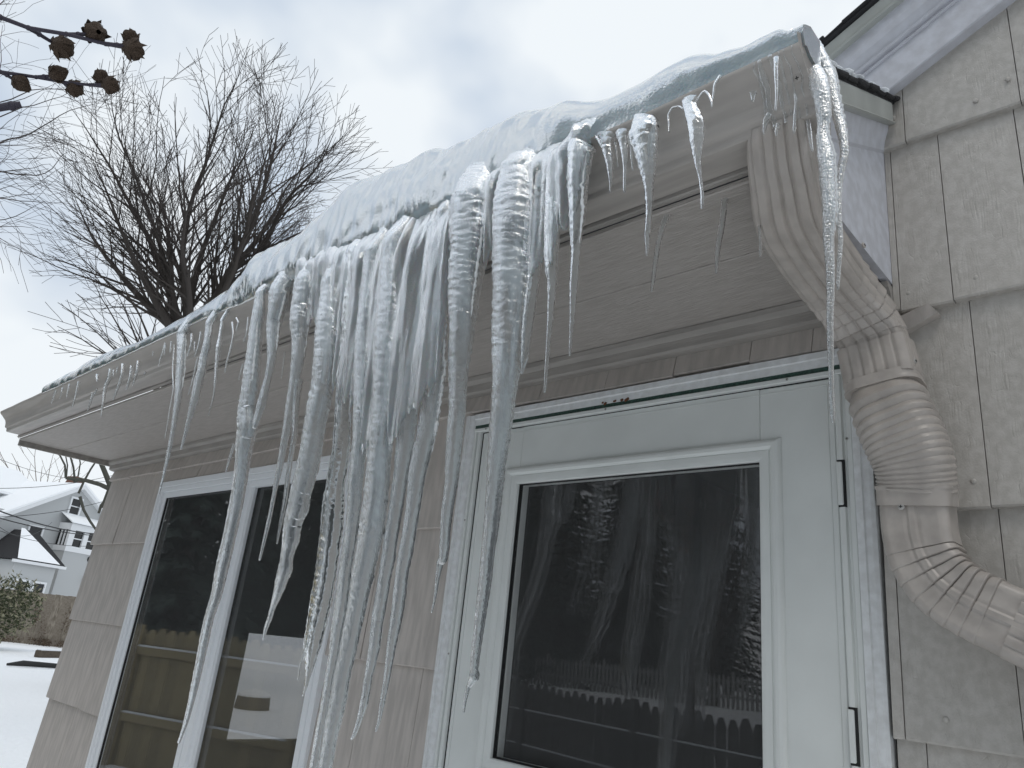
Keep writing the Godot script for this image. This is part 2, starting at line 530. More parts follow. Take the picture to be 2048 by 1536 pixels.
func _door(house: Node3D) -> void:
	var d := Node3D.new()
	d.name = "door"
	house.add_child(d)
	var lo := -1.55
	# casing: three worn white boards with a stepped face
	for q in [[-1.417, -1.384, lo, 0.580], [-0.427, -0.398, lo, 0.580]]:
		var g := Geo.new()
		var x0: float = q[0]
		var x1: float = q[1]
		g.prism([Vector3(x0, lo, -0.03), Vector3(x0, lo, 0.004), Vector3(x0 + 0.012, lo, 0.006), Vector3(x0 + 0.014, lo, 0.002), Vector3(x1 - 0.006, lo, 0.001), Vector3(x1, lo, -0.003), Vector3(x1, lo, -0.03)], Vector3(0, q[3] - lo, 0))
		_part("casing_board", g, M.casing_white, d)
	var t := Geo.new()
	t.prism([Vector3(-1.384, 0.580, -0.03), Vector3(-1.384, 0.5805, 0.0045), Vector3(-1.384, 0.568, 0.005), Vector3(-1.384, 0.566, 0.001), Vector3(-1.384, 0.551, 0.0005), Vector3(-1.384, 0.549, -0.03)], Vector3(0.957, 0, 0))
	_part("casing_board", t, M.casing_white, d)
	var paint := Geo.new()
	for k in 7:
		paint.box(Vector3(-0.95 + rng.randf_range(-0.02, 0.05), 0.5505 + rng.randf_range(0, 0.004), 0.0015), Vector3(rng.randf_range(0.004, 0.012), rng.randf_range(0.003, 0.007), 0.003), Basis(Vector3.BACK, rng.randf()), 0.001)
	_part("peeling_paint", paint, M.rust, d)
	_boxed("weather_strip", Vector3(-0.906, 0.5465, -0.012), Vector3(0.956, 0.009, 0.02), M.green_strip, d)
	# storm frame
	var f := Geo.new()
	f.box(Vector3(-0.9055, 0.5365, -0.006), Vector3(0.955, 0.0095, 0.016), Basis.IDENTITY, 0.0015)
	_part("head_frame", f, M.door_white, d)
	for q in [[-1.3835, -1.3605], [-0.4555, -0.4275]]:
		var g := Geo.new()
		var x0: float = q[0]
		var x1: float = q[1]
		g.prism([Vector3(x0, lo, -0.03), Vector3(x0, lo, -0.001), Vector3(x0 + 0.003, lo, 0.0008), Vector3(x0 + (x1 - x0) * 0.36, lo, 0.0008), Vector3(x0 + (x1 - x0) * 0.44, lo, -0.005), Vector3(x0 + (x1 - x0) * 0.56, lo, -0.005), Vector3(x0 + (x1 - x0) * 0.66, lo, 0.0002), Vector3(x1 - 0.002, lo, 0.0002), Vector3(x1, lo, -0.002), Vector3(x1, lo, -0.03)], Vector3(0, 0.5315 - lo, 0))
		_part("side_frame", g, M.door_white, d)
	# slab: stiles and rails round the glass
	var zf := -0.008
	var gl := -1.214
	var gr := -0.600
	var gt := 0.3855
	var gb := -0.2195
	var s := Geo.new()
	s.box(Vector3((-1.3565 + gl) * 0.5, (0.529 + lo) * 0.5, zf - 0.02), Vector3(gl + 1.3565, 0.529 - lo, 0.04), Basis.IDENTITY, 0.002)
	s.box(Vector3((gr - 0.4585) * 0.5, (0.529 + lo) * 0.5, zf - 0.02), Vector3(-0.4585 - gr, 0.529 - lo, 0.04), Basis.IDENTITY, 0.002)
	s.box(Vector3((gl + gr) * 0.5, (0.529 + gt) * 0.5, zf - 0.0203), Vector3(gr - gl, 0.529 - gt, 0.0395))
	s.box(Vector3((gl + gr) * 0.5, (gb + lo) * 0.5, zf - 0.0203), Vector3(gr - gl, gb - lo, 0.0395))
	_part("slab", s, M.door_white, d)
	_ring("slab_edge_groove", -1.3455, -0.4695, lo + 0.01, 0.5185, [Vector2(0, zf + 0.0003), Vector2(0.0004, zf + 0.0012), Vector2(0.0014, zf + 0.0012), Vector2(0.0018, zf + 0.0003)], M.door_white, d)
	_ring("glass_moulding", -1.257, -0.557, gb - 0.043, 0.4265, [Vector2(0, zf), Vector2(0.0015, zf + 0.004), Vector2(0.005, zf + 0.0085), Vector2(0.010, zf + 0.0105), Vector2(0.016, zf + 0.010), Vector2(0.021, zf + 0.0065), Vector2(0.0225, zf + 0.0045), Vector2(0.0235, zf + 0.006), Vector2(0.034, zf + 0.006), Vector2(0.041, zf + 0.005), Vector2(0.0428, zf + 0.003), Vector2(0.043, zf - 0.006)], M.door_white, d)
	_ring("glass_seal", gl, gr, gb, gt, [Vector2(0.0, zf - 0.004), Vector2(0.0012, zf - 0.003), Vector2(0.003, zf - 0.0035), Vector2(0.003, zf - 0.014)], M.black_gap, d)
	for z in [zf - 0.008, zf - 0.022]:
		var p := Geo.new()
		p.quad(Vector3(gl, gb, z), Vector3(gr, gb, z), Vector3(gr, gt, z), Vector3(gl, gt, z))
		_part("pane", p, M.pane, d)
	# hinges along the right edge
	for y in [[0.292, 0.368], [-0.107, -0.031]]:
		var g := Geo.new()
		var k := Geo.new()
		var mid: float = (y[0] + y[1]) * 0.5
		k.box(Vector3(-0.4497, mid, -0.003), Vector3(0.0125, y[1] - y[0] + 0.007, 0.008))
		var gap := _part("hinge", k, M.black_gap, d)
		g.box(Vector3(-0.4512, mid, 0.0005), Vector3(0.0085, y[1] - y[0], 0.006), Basis.IDENTITY, 0.0015)
		g.tube(PackedVector3Array([Vector3(-0.4545, y[0], 0.001), Vector3(-0.4545, y[1], 0.001)]), PackedFloat32Array([0.0025, 0.0025]), 8)
		_part("hinge_leaf", g, M.door_white, d)
	var gap2 := Geo.new()
	gap2.box(Vector3(-0.457, (0.529 + lo) * 0.5, -0.02), Vector3(0.003, 0.529 - lo, 0.02))
	gap2.box(Vector3(-1.3585, (0.529 + lo) * 0.5, -0.02), Vector3(0.004, 0.529 - lo, 0.02))
	gap2.box(Vector3(-0.908, 0.5305, -0.02), Vector3(0.9, 0.0025, 0.02))
	_part("shadow_gap", gap2, M.black_gap, d)
	for p in [Vector3(-0.437, 0.408, 0.0012), Vector3(-0.437, -0.25, 0.0012), Vector3(-1.378, 0.30, 0.0012), Vector3(-1.378, -0.02, 0.0012), Vector3(-0.54, 0.5366, 0.0024), Vector3(-0.96, 0.5366, 0.0024), Vector3(-1.34, 0.5366, 0.0024)]:
		_screw(p, Vector3.BACK, 0.0028, M.screw_metal, d)


func _window(house: Node3D) -> void:
	var w := Node3D.new()
	w.name = "window"
	house.add_child(w)
	var x0 := -3.312
	var x1 := -1.882
	var y0 := -0.95
	var y1 := 0.532
	_ring("outer_frame", x0, x1, y0, y1, [Vector2(0, -0.03), Vector2(0, 0.006), Vector2(0.002, 0.008), Vector2(0.022, 0.008), Vector2(0.024, 0.003), Vector2(0.027, 0.003), Vector2(0.029, 0.006), Vector2(0.043, 0.004), Vector2(0.045, -0.004), Vector2(0.048, -0.004), Vector2(0.05, -0.001), Vector2(0.068, -0.004), Vector2(0.07, -0.02)], M.vinyl_white, w)
	var m := Geo.new()
	m.prism([Vector3(-2.634, y0 + 0.06, -0.025), Vector3(-2.634, y0 + 0.06, -0.006), Vector3(-2.625, y0 + 0.06, -0.003), Vector3(-2.597, y0 + 0.06, -0.003), Vector3(-2.594, y0 + 0.06, -0.009), Vector3(-2.586, y0 + 0.06, -0.009), Vector3(-2.583, y0 + 0.06, 0.001), Vector3(-2.545, y0 + 0.06, 0.002), Vector3(-2.541, y0 + 0.06, -0.005), Vector3(-2.519, y0 + 0.06, -0.006), Vector3(-2.514, y0 + 0.06, -0.014), Vector3(-2.514, y0 + 0.06, -0.025)], Vector3(0, y1 - y0 - 0.12, 0))
	_part("mullion", m, M.vinyl_white, w)
	for q in [[x0 + 0.07, -2.634, -0.012], [-2.514, x1 - 0.05, -0.018]]:
		for k in 2:
			var p := Geo.new()
			var z: float = q[2] - k * 0.012
			p.quad(Vector3(q[0], y0 + 0.06, z), Vector3(q[1], y0 + 0.06, z), Vector3(q[1], y1 - 0.06, z), Vector3(q[0], y1 - 0.06, z))
			_part("pane", p, M.pane, w)
	_ring("glazing_seal", x0 + 0.068, -2.634, y0 + 0.068, y1 - 0.066, [Vector2(0, -0.008), Vector2(0.005, -0.009), Vector2(0.005, -0.016)], M.black_gap, w)


func _house() -> void:
	var h := _thing("house", "taupe shingled house with a white door, a wide white window and an icy eave", "house")
	# shingle courses
	var L := -3.965
	for y in [[0.274, 0.592, [L, -3.69, -3.455, -3.30]], [-0.068, 0.29, [L, -3.41, -3.30]], [-0.406, -0.052, [L, -3.535, -3.30]], [-0.746, -0.39, [L, -3.62, -3.385, -3.30]], [-1.086, -0.73, [L, -3.50, -3.30]], [-1.45, -1.07, [L, -3.64, -3.30]]]:
		_course(y[2], y[0], y[1], false, h)
	for y in [[0.283, 0.60, [-1.895, -1.66, -1.405]], [-0.062, 0.30, [-1.895, -1.72, -1.405]], [-0.406, -0.045, [-1.895, -1.70, -1.478, -1.405]], [-0.746, -0.39, [-1.895, -1.60, -1.405]], [-1.09, -0.73, [-1.895, -1.71, -1.405]]]:
		_course(y[2], y[0], y[1], false, h)
	_course([-3.30, -2.85, -2.40, -1.895], -1.4, -0.955, false, h)
	# the short course under the frieze runs over the window and the door
	_course([L, -3.72, -3.47, -3.17, -2.99, -2.72, -2.50, -2.21, -1.90, -1.66, -1.405, -1.17, -0.969, -0.79, -0.617, -0.493, -0.345], 0.588, 0.645, false, h)
	_course([-3.31, -2.99, -2.722, -2.45, -2.13, -1.89], 0.534, 0.60, false, h)
	# the old wall on the right
	for y in [[1.32, 1.68, [0.02, 0.23, 0.46, 0.70, 1.0]], [0.981, 1.335, [-0.345, -0.302, -0.118, 0.09, 0.30, 0.55, 0.78, 1.0]], [0.630, 0.998, [-0.345, -0.3335, -0.2515, -0.132, 0.05, 0.24, 0.42, 0.66, 1.0]], [0.281, 0.647, [-0.345, -0.232, -0.03, 0.16, 0.37, 0.55, 0.8, 1.0]], [-0.066, 0.298, [-0.393, -0.376, -0.226, -0.03, 0.2, 0.41, 0.66, 1.0]], [-0.412, -0.049, [-0.393, -0.352, -0.225, 0.0, 0.17, 0.4, 0.7, 1.0]], [-0.76, -0.395, [-0.393, -0.27, -0.08, 0.2, 0.5, 0.8, 1.0]]]:
		var js: Array = y[2]
		for k in js.size() - 1:
			var m: Material = M.old_shingle if rng.randf() < 0.55 else M.old_shingle_b
			var tl: float = minf(y[1], 1.096 + 0.5 * (js[k] + 0.33) + 0.06)
			var tr: float = minf(y[1], 1.096 + 0.5 * (js[k + 1] + 0.33) + 0.06)
			if tl > y[0] + 0.02:
				_shingle(js[k], js[k + 1], tl, tr, y[0], m, h, 0.02)
	var nails := Geo.new()
	for y in [1.02, 0.672, 0.322, -0.025, -0.37]:
		var x := -0.32
		while x < 0.9:
			nails.ball(Vector3(x, y + rng.randf_range(-0.012, 0.03), -0.0015), Vector3(0.0045, 0.0045, 0.0022), Basis.IDENTITY, 8, 5)
			x += rng.randf_range(0.05, 0.14)
	_tag(_part("nail_heads", nails, M.old_shingle, h), "", "", "", "stuff")
	_course([-0.355, -0.30], 0.281, 0.647, true, h)
	_course([-0.393, -0.36], 0.30, 0.60, true, h)
	var wedge := Geo.new()
	wedge.prism([Vector3(-0.36, 0.612, 0.004), Vector3(-0.288, 0.630, 0.012), Vector3(-0.275, 0.612, 0.006), Vector3(-0.36, 0.578, 0.0)], Vector3(0, 0, -0.03))
	_part("wood_block", wedge, M.shingle_paint, h)
	var sheath := Geo.new()
	sheath.box(Vector3(-3.64, -0.5, -0.05), Vector3(0.65, 2.3, 0.04))
	sheath.box(Vector3(-1.65, -0.5, -0.05), Vector3(0.48, 2.3, 0.04))
	sheath.box(Vector3(0.31, -0.2, -0.05), Vector3(1.41, 2.6, 0.04))
	sheath.box(Vector3(-2.18, 0.62, -0.05), Vector3(3.56, 0.15, 0.04))
	sheath.box(Vector3(-2.6, -1.3, -0.05), Vector3(1.43, 0.68, 0.04))
	_part("sheathing", sheath, M.fascia_paint, h)
	# frieze boards under the soffit
	var fr := Geo.new()
	fr.prism([Vector3(-3.975, 0.6825, -0.02), Vector3(-3.975, 0.6825, 0.026), Vector3(-3.975, 0.672, 0.024), Vector3(-3.975, 0.664, 0.012), Vector3(-3.975, 0.645, 0.010), Vector3(-3.975, 0.641, 0.003), Vector3(-3.975, 0.638, -0.02)], Vector3(3.63, 0, 0))
	_part("frieze_board", fr, M.fascia_paint, h)
	# soffit boards
	_boxed("soffit_board", Vector3(-2.167, SOFFIT + 0.006, 0.328), Vector3(3.61, 0.011, 0.188), M.soffit_wood, h, 0.002)
	_boxed("soffit_board", Vector3(-2.167, SOFFIT + 0.0068, 0.116), Vector3(3.61, 0.011, 0.228), M.soffit_wood, h, 0.002)
	_boxed("soffit_end_board", Vector3(-3.978, 0.676, 0.208), Vector3(0.014, 0.032, 0.425), M.fascia_paint, h, 0.002)
	_boxed("fascia", Vector3(-2.160, 0.775, 0.4265), Vector3(3.634, 0.160, 0.012), M.fascia_paint, h, 0.002)
	# boxed end of the eave
	var eb := Geo.new()
	eb.prism([Vector3(-0.345, 0.689, -0.02), Vector3(-0.345, 0.689, 0.432), Vector3(-0.345, 0.785, 0.432), Vector3(-0.345, 1.035, -0.02)], Vector3(-0.014, 0, 0))
	_part("eave_end_board", eb, M.rake_white, h)
	var up := Vector3(0, 0.55, -1.0).normalized()
	var nn := Vector3(0, 1.0, 0.55).normalized()
	var edge := Vector3(-0.354, 0.873, 0.445)
	var cr := Geo.new()
	cr.prism([Vector3(-0.345, 0, 0), Vector3(-0.327, 0.0, 0) + nn * 0.055, Vector3(-0.331, 0, 0) + nn * 0.042, Vector3(-0.338, 0, 0) + nn * 0.02, Vector3(-0.3405, 0, 0) + nn * 0.004].map(func(p): return p + Vector3(0, 0.729, 0.44)), up * 0.53)
	_part("crown_moulding", cr, M.rake_white, h)
	var dr := Geo.new()
	dr.prism([Vector3(-0.345, 0, 0) + nn * 0.052, Vector3(-0.345, 0, 0) + nn * 0.090, Vector3(-0.316, 0, 0) + nn * 0.090, Vector3(-0.3145, 0, 0) + nn * 0.086, Vector3(-0.319, 0, 0) + nn * 0.056, Vector3(-0.314, 0, 0) + nn * 0.050, Vector3(-0.318, 0, 0) + nn * 0.0485].map(func(p): return p + Vector3(0, 0.729, 0.44)), up * 0.53)
	_part("drip_edge", dr, M.drip_metal, h)
	# wing roof
	var roof := Geo.new()
	roof.prism([Vector3(-3.985, 0.842, 0.44), Vector3(-3.985, 0.833, 0.44), Vector3(-3.985, 0.833 + 0.55 * 3.4, 0.44 - 3.4), Vector3(-3.985, 0.842 + 0.55 * 3.4, 0.44 - 3.4)], Vector3(3.668, 0, 0))
	var wr := _part("wing_roof", roof, M.asphalt_shingle, h)
	for k in 9:       # ragged ends of the roof shingles, with snow caught on them
		var t := 0.03 + 0.053 * k
		var c := Vector3(-0.3335 + rng.randf_range(-0.003, 0.003), 0.843 + 0.55 * t, 0.44 - t)
		_boxed("roof_shingle", c, Vector3(0.05, 0.007 + rng.randf_range(0, 0.005), 0.054), M.asphalt_shingle, h, 0.003, Basis(Vector3.RIGHT, 0.5 + rng.randf_range(-0.06, 0.06)))
	var sn := Geo.new()
	for k in 26:
		var t := 0.0 + 0.018 * k
		sn.ball(Vector3(-0.322 + rng.randf_range(-0.012, 0.006), 0.851 + 0.55 * t + rng.randf_range(-0.002, 0.004), 0.44 - t), Vector3(0.012, rng.randf_range(0.002, 0.006), 0.013), Basis.IDENTITY, 7, 5)
	_tag(_part("snow_rim", sn, M.old_snow, h), "", "", "", "stuff")
	var ws := Geo.new()
	var wp := PackedVector3Array()
	for r in 12:
		for k in 60:
			var x := -3.98 + 3.66 * k / 59.0
			var t := 0.05 + 3.2 * r / 11.0
			wp.append(Vector3(x, 0.862 + 0.55 * t + 0.02 * noise.get_noise_2d(x * 60.0, t * 60.0), 0.44 - t))
	ws.grid(wp, 60, 12, false)
	_part("roof_snow", ws, M.old_snow, h)
	# rake of the main gable, stepped boards that climb to the right
	var o := Vector3(-0.33, 1.096, 0) - Vector3(RAKE.x, RAKE.y, 0) * 0.26
	var along := Vector3(RAKE.x, RAKE.y, 0) * 2.2
	var across := Vector3(-RAKE.y, RAKE.x, 0)
	var band := func(called: String, pr: Array, m: Material):
		var g := Geo.new()
		g.prism(pr.map(func(p): return o + across * p.x + Vector3(0, 0, p.y)), along)
		return _part(called, g, m, h)
	band.call("rake_frieze", [Vector2(0, -0.03), Vector2(0, 0.010), Vector2(0.002, 0.012), Vector2(0.067, 0.012), Vector2(0.067, -0.03)], M.rake_white)
	band.call("rake_moulding", [Vector2(0.0672, -0.03), Vector2(0.0672, 0.016), Vector2(0.069, 0.019), Vector2(0.0715, 0.016), Vector2(0.0725, 0.013), Vector2(0.0775, 0.013), Vector2(0.079, 0.021), Vector2(0.082, 0.024), Vector2(0.085, 0.022), Vector2(0.085, -0.03)], M.rake_white)
	band.call("rake_fascia", [Vector2(0.0852, -0.03), Vector2(0.0852, 0.018), Vector2(0.092, 0.022), Vector2(0.102, 0.031), Vector2(0.114, 0.035), Vector2(0.146, 0.035), Vector2(0.146, -0.03)], M.rake_white)
	band.call("rake_drip_edge", [Vector2(0.139, 0.0), Vector2(0.138, 0.048), Vector2(0.141, 0.051), Vector2(0.144, 0.047), Vector2(0.166, 0.052), Vector2(0.168, 0.05), Vector2(0.168, 0.0)], M.drip_metal)
	var rt := Geo.new()
	rt.prism([Vector2(0.1683, -6.0), Vector2(0.1683, 0.058), Vector2(0.172, 0.060), Vector2(0.176, 0.058), Vector2(0.176, -6.0)].map(func(p): return o + across * p.x + Vector3(0, 0, p.y)), along * 1.4)
	_part("main_roof", rt, M.asphalt_shingle, h)
	for k in 34:
		var c := o + Vector3(RAKE.x, RAKE.y, 0) * (0.02 + 0.05 * k) + across * (0.178 + rng.randf_range(-0.001, 0.002)) + Vector3(0, 0, 0.02 + rng.randf_range(-0.003, 0.003))
		_boxed("roof_shingle", c, Vector3(0.06, 0.006, 0.09), M.asphalt_shingle, h, 0.002, Basis(Vector3.BACK, 0.46364 + rng.randf_range(0.0, 0.06)))
	_door(h)
	_window(h)
	# dark room behind the glass, with an opening in its far side wall
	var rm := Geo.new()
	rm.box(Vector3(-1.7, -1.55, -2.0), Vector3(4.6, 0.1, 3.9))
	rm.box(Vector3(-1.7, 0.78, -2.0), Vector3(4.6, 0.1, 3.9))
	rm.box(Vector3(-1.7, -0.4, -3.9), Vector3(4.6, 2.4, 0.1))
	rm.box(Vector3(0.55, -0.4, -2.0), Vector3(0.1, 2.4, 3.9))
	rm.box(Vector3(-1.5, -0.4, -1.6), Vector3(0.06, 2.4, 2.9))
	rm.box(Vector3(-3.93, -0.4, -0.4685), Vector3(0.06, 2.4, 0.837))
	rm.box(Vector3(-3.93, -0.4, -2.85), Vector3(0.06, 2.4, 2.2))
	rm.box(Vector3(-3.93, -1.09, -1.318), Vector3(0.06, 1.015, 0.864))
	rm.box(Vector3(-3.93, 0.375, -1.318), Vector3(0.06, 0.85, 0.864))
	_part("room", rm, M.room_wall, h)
	var dimmer := Geo.new()
	dimmer.quad(Vector3(-3.955, -0.583, -1.75), Vector3(-3.955, -0.583, -0.887), Vector3(-3.955, -0.05, -0.887), Vector3(-3.955, -0.05, -1.75))
	_part("added_dim_sheet", dimmer, M.dim_sheet, h)  # added dark sheet that cuts the brightness seen through the opening


# ---------------------------------------------------------------- gutter and downspout
func _gutter() -> void:
	var t := _thing("gutter", "taupe metal gutter with an ogee face running along the whole eave", "gutter")
	var x0 := -3.945
	var x1 := -0.291
	var outer := [Vector2(0.4335, 0.800), Vector2(0.4335, 0.7035), Vector2(0.435, 0.702), Vector2(0.486, 0.702), Vector2(0.489, 0.7035), Vector2(0.490, 0.707), Vector2(0.490, 0.713), Vector2(0.4915, 0.7165), Vector2(0.496, 0.718), Vector2(0.499, 0.720), Vector2(0.5005, 0.724), Vector2(0.501, 0.731), Vector2(0.5025, 0.740), Vector2(0.5065, 0.750), Vector2(0.514, 0.760), Vector2(0.524, 0.768), Vector2(0.532, 0.774), Vector2(0.535, 0.779), Vector2(0.5355, 0.785), Vector2(0.533, 0.7875), Vector2(0.522, 0.7875)]
	var inner := [Vector2(0.522, 0.786), Vector2(0.532, 0.786), Vector2(0.5338, 0.784), Vector2(0.5335, 0.7795), Vector2(0.531, 0.7755), Vector2(0.513, 0.7615), Vector2(0.505, 0.7505), Vector2(0.501, 0.740), Vector2(0.4993, 0.731), Vector2(0.4988, 0.7245), Vector2(0.4975, 0.7215), Vector2(0.4905, 0.718), Vector2(0.4885, 0.713), Vector2(0.4883, 0.707), Vector2(0.4863, 0.7036), Vector2(0.435, 0.7036), Vector2(0.435, 0.800)]
	var g := Geo.new()
	var rows := PackedVector3Array()
	var loop := outer + inner
	var n := 140
	for k in n + 1:
		var x: float = lerpf(x0, x1, float(k) / n)
		for p in loop:
			var wob := 0.0012 * noise.get_noise_2d(x * 40.0, p.y * 300.0)
			rows.append(Vector3(x, p.y + wob * 0.5, p.x + wob))
	g.grid(rows, loop.size(), n + 1, true, true)
	_part("trough", g, M.gutter_paint, t)
	for x in [x0, x1 - 0.0015]:
		var c := Geo.new()
		c.prism([Vector2(0.4335, 0.790), Vector2(0.4335, 0.702), Vector2(0.486, 0.702), Vector2(0.490, 0.707), Vector2(0.4915, 0.7165), Vector2(0.499, 0.720), Vector2(0.5025, 0.740), Vector2(0.5065, 0.750), Vector2(0.524, 0.768), Vector2(0.535, 0.779), Vector2(0.534, 0.787)].map(func(p): return Vector3(x, p.y, p.x)), Vector3(0.0015, 0, 0))
		_part("end_cap", c, M.gutter_paint, t)
	_boxed("end_tab", Vector3(-0.2915, 0.792, 0.521), Vector3(0.002, 0.030, 0.026), M.gutter_paint, t, 0.0008, Basis(Vector3.RIGHT, 0.5))
	_screw(Vector3(-0.305, 0.752, 0.5085), Vector3(0, -0.5, 1), 0.0055, M.gutter_paint, t)
	_screw(Vector3(-0.298, 0.783, 0.515), Vector3(1, 0, 0.2), 0.006, M.rust, t)


func _sweep(g: Geo, path: Array, section: Callable, nsec: int, side: Vector3) -> void:   # path of points; section(k, s) gives (across, deep)
	var all := PackedVector3Array()
	for k in path.size():
		var t: Vector3 = (path[mini(k + 1, path.size() - 1)] - path[maxi(k - 1, 0)]).normalized()
		var x := (side - t * side.dot(t)).normalized()
		var z := x.cross(t).normalized()
		for s in nsec:
			var q: Vector2 = section.call(k, s)
			all.append(path[k] + x * q.x + z * q.y)
	g.grid(all, nsec, path.size(), true)
	g.fan(all.slice(0, nsec), path[0])
	g.fan(all.slice(all.size() - nsec), path[path.size() - 1], true)


func _round_rect(s: int, n: int, hx: float, hz: float, r: float) -> Vector2:
	var per := 4.0 * (hx + hz - 2.0 * r) + TAU * r
	var d := per * s / n
	var legs := [2.0 * (hx - r), PI * 0.5 * r, 2.0 * (hz - r), PI * 0.5 * r, 2.0 * (hx - r), PI * 0.5 * r, 2.0 * (hz - r), PI * 0.5 * r]
	var k := 0
	while k < 7 and d > legs[k]:
		d -= legs[k]
		k += 1
	match k:
		0: return Vector2(-hx + r + d, -hz)
		1: return Vector2(hx - r, -hz + r) + Vector2(sin(d / r), -cos(d / r)) * r
		2: return Vector2(hx, -hz + r + d)
		3: return Vector2(hx - r, hz - r) + Vector2(cos(d / r), sin(d / r)) * r
		4: return Vector2(hx - r - d, hz)
		5: return Vector2(-hx + r, hz - r) + Vector2(-sin(d / r), cos(d / r)) * r
		6: return Vector2(-hx, hz - r - d)
	return Vector2(-hx + r, -hz + r) + Vector2(-cos(d / r), -sin(d / r)) * r


func _curve(pts: Array, step: float) -> Array:
	var c := Curve3D.new()
	c.bake_interval = 0.001
	for k in pts.size():
		var t: Vector3 = (pts[mini(k + 1, pts.size() - 1)] - pts[maxi(k - 1, 0)]) / 6.0
		if k == 0 or k == pts.size() - 1: t = t
		c.add_point(pts[k], -t, t)
	var n := int(c.get_baked_length() / step)
	var out := []
	for k in n + 1:
		out.append(c.sample_baked(c.get_baked_length() * k / n, true))
	return out


func _spout() -> void:
	var t := _thing("downspout", "ribbed taupe downspout with crimped elbows and an accordion joint beside the door", "downspout")
	var N := 176
	var ribbed := func(hx: float, hz: float, deep: float, lengths: float, s: int) -> Vector2:
		var q := _round_rect(s, N, hx, hz, 0.016)
		var face := absf(q.y) > hz - 0.002
		var side := absf(q.x) > hx - 0.002
		var d := 0.0
		if face:
			var w := fposmod(q.x / hx * lengths + 0.5, 1.0) - 0.5
			d = deep * exp(-w * w / 0.014) * (1.0 - smoothstep(0.80, 0.88, absf(q.x) / hx))
		elif side:
			var w := fposmod(q.y / hz * 1.5 + 0.5, 1.0) - 0.5
			d = deep * 0.7 * exp(-w * w / 0.014) * (1.0 - smoothstep(0.60, 0.75, absf(q.y) / hz))
		return q - q.normalized() * d
	# upper elbow: out of the gutter floor, back under the soffit, down at the wall
	var p1 := _curve([Vector3(-0.347, 0.715, 0.462), Vector3(-0.349, 0.693, 0.458), Vector3(-0.357, 0.664, 0.432), Vector3(-0.375, 0.645, 0.372), Vector3(-0.385, 0.636, 0.28), Vector3(-0.386, 0.626, 0.20), Vector3(-0.379, 0.608, 0.136), Vector3(-0.368, 0.580, 0.098), Vector3(-0.360, 0.553, 0.082), Vector3(-0.356, 0.522, 0.078)], 0.0010)
	var g := Geo.new()
	var total := float(p1.size() - 1)
	var sec1 := func(k: int, s: int) -> Vector2:
		var f := k / total
		var grow := lerpf(0.043, 0.050, smoothstep(0.0, 0.35, f))
		var q: Vector2 = ribbed.call(grow, lerpf(0.030, 0.036, smoothstep(0.0, 0.3, f)), 0.0046, 2.5, s)
		if f > 0.66 and f < 0.94:                     # overlapping crimps on the lower bend
			var w := fposmod((f - 0.66) / 0.28 * 5.0, 1.0)
			q *= 1.0 + 0.06 * (w - 0.6) - 0.045 * exp(-pow(minf(w, 1.0 - w) / 0.06, 2.0))
		return q
	_sweep(g, p1, sec1, N, Vector3.RIGHT)
	_part("upper_elbow", g, M.spout_paint, t)
	# plain sleeve
	g = Geo.new()
	var p2 := _curve([Vector3(-0.357, 0.535, 0.078), Vector3(-0.353, 0.505, 0.077), Vector3(-0.349, 0.470, 0.078)], 0.003)
	_sweep(g, p2, func(k: int, s: int) -> Vector2: return ribbed.call(0.0545, 0.040, 0.0035, 3.0, s) , N, Vector3.RIGHT)
	_part("sleeve", g, M.spout_paint, t)
	g = Geo.new()
	var p3 := _curve([Vector3(-0.3495, 0.473, 0.078), Vector3(-0.347, 0.455, 0.079)], 0.002)
	_sweep(g, p3, func(k: int, s: int) -> Vector2: return _round_rect(s, N, 0.0565 + (0.0015 if k < 2 or k > 6 else 0.0), 0.042, 0.03), N, Vector3.RIGHT)
	_part("upper_collar", g, M.spout_paint, t)
	# accordion joint, wide folds above and tight ones below
	g = Geo.new()
	var p4 := _curve([Vector3(-0.3475, 0.457, 0.079), Vector3(-0.341, 0.43, 0.082), Vector3(-0.331, 0.398, 0.086), Vector3(-0.321, 0.366, 0.086), Vector3(-0.314, 0.334, 0.081), Vector3(-0.314, 0.306, 0.073), Vector3(-0.3155, 0.293, 0.069)], 0.0007)
	var total4 := float(p4.size() - 1)
	var folds := func(k: int, s: int) -> Vector2:
		var f := k / total4
		var ph := 15.0 * pow(f, 1.75)
		var w := fposmod(ph + 0.06 * sin(s * TAU / N + 1.0) * f, 1.0)
		var deep := lerpf(0.0058, 0.0020, smoothstep(0.05, 0.6, f))
		var bulge := lerpf(1.0, 1.075, sin(PI * clampf(f * 1.15, 0.0, 1.0)))
		var ridge := pow(1.0 - absf(w * 2.0 - 1.0), 0.6) * deep * 1.6 - deep
		var q := _round_rect(s, N, 0.0535 * bulge, 0.043 * bulge, 0.036)
		return q + q.normalized() * (ridge + 0.0005 * noise.get_noise_2d(k * 3.0, s * 9.0))
	_sweep(g, p4, folds, N, Vector3.RIGHT)
	_part("accordion_joint", g, M.spout_paint, t)
	g = Geo.new()
	var p5 := _curve([Vector3(-0.3152, 0.299, 0.070), Vector3(-0.317, 0.270, 0.065)], 0.002)
	_sweep(g, p5, func(k: int, s: int) -> Vector2: return _round_rect(s, N, 0.0515 + (0.002 if k < 3 else 0.0), 0.041, 0.022), N, Vector3.RIGHT)
	_part("lower_collar", g, M.spout_paint, t)
	# lower elbow that bends towards the right, crimped on its inner side
	g = Geo.new()
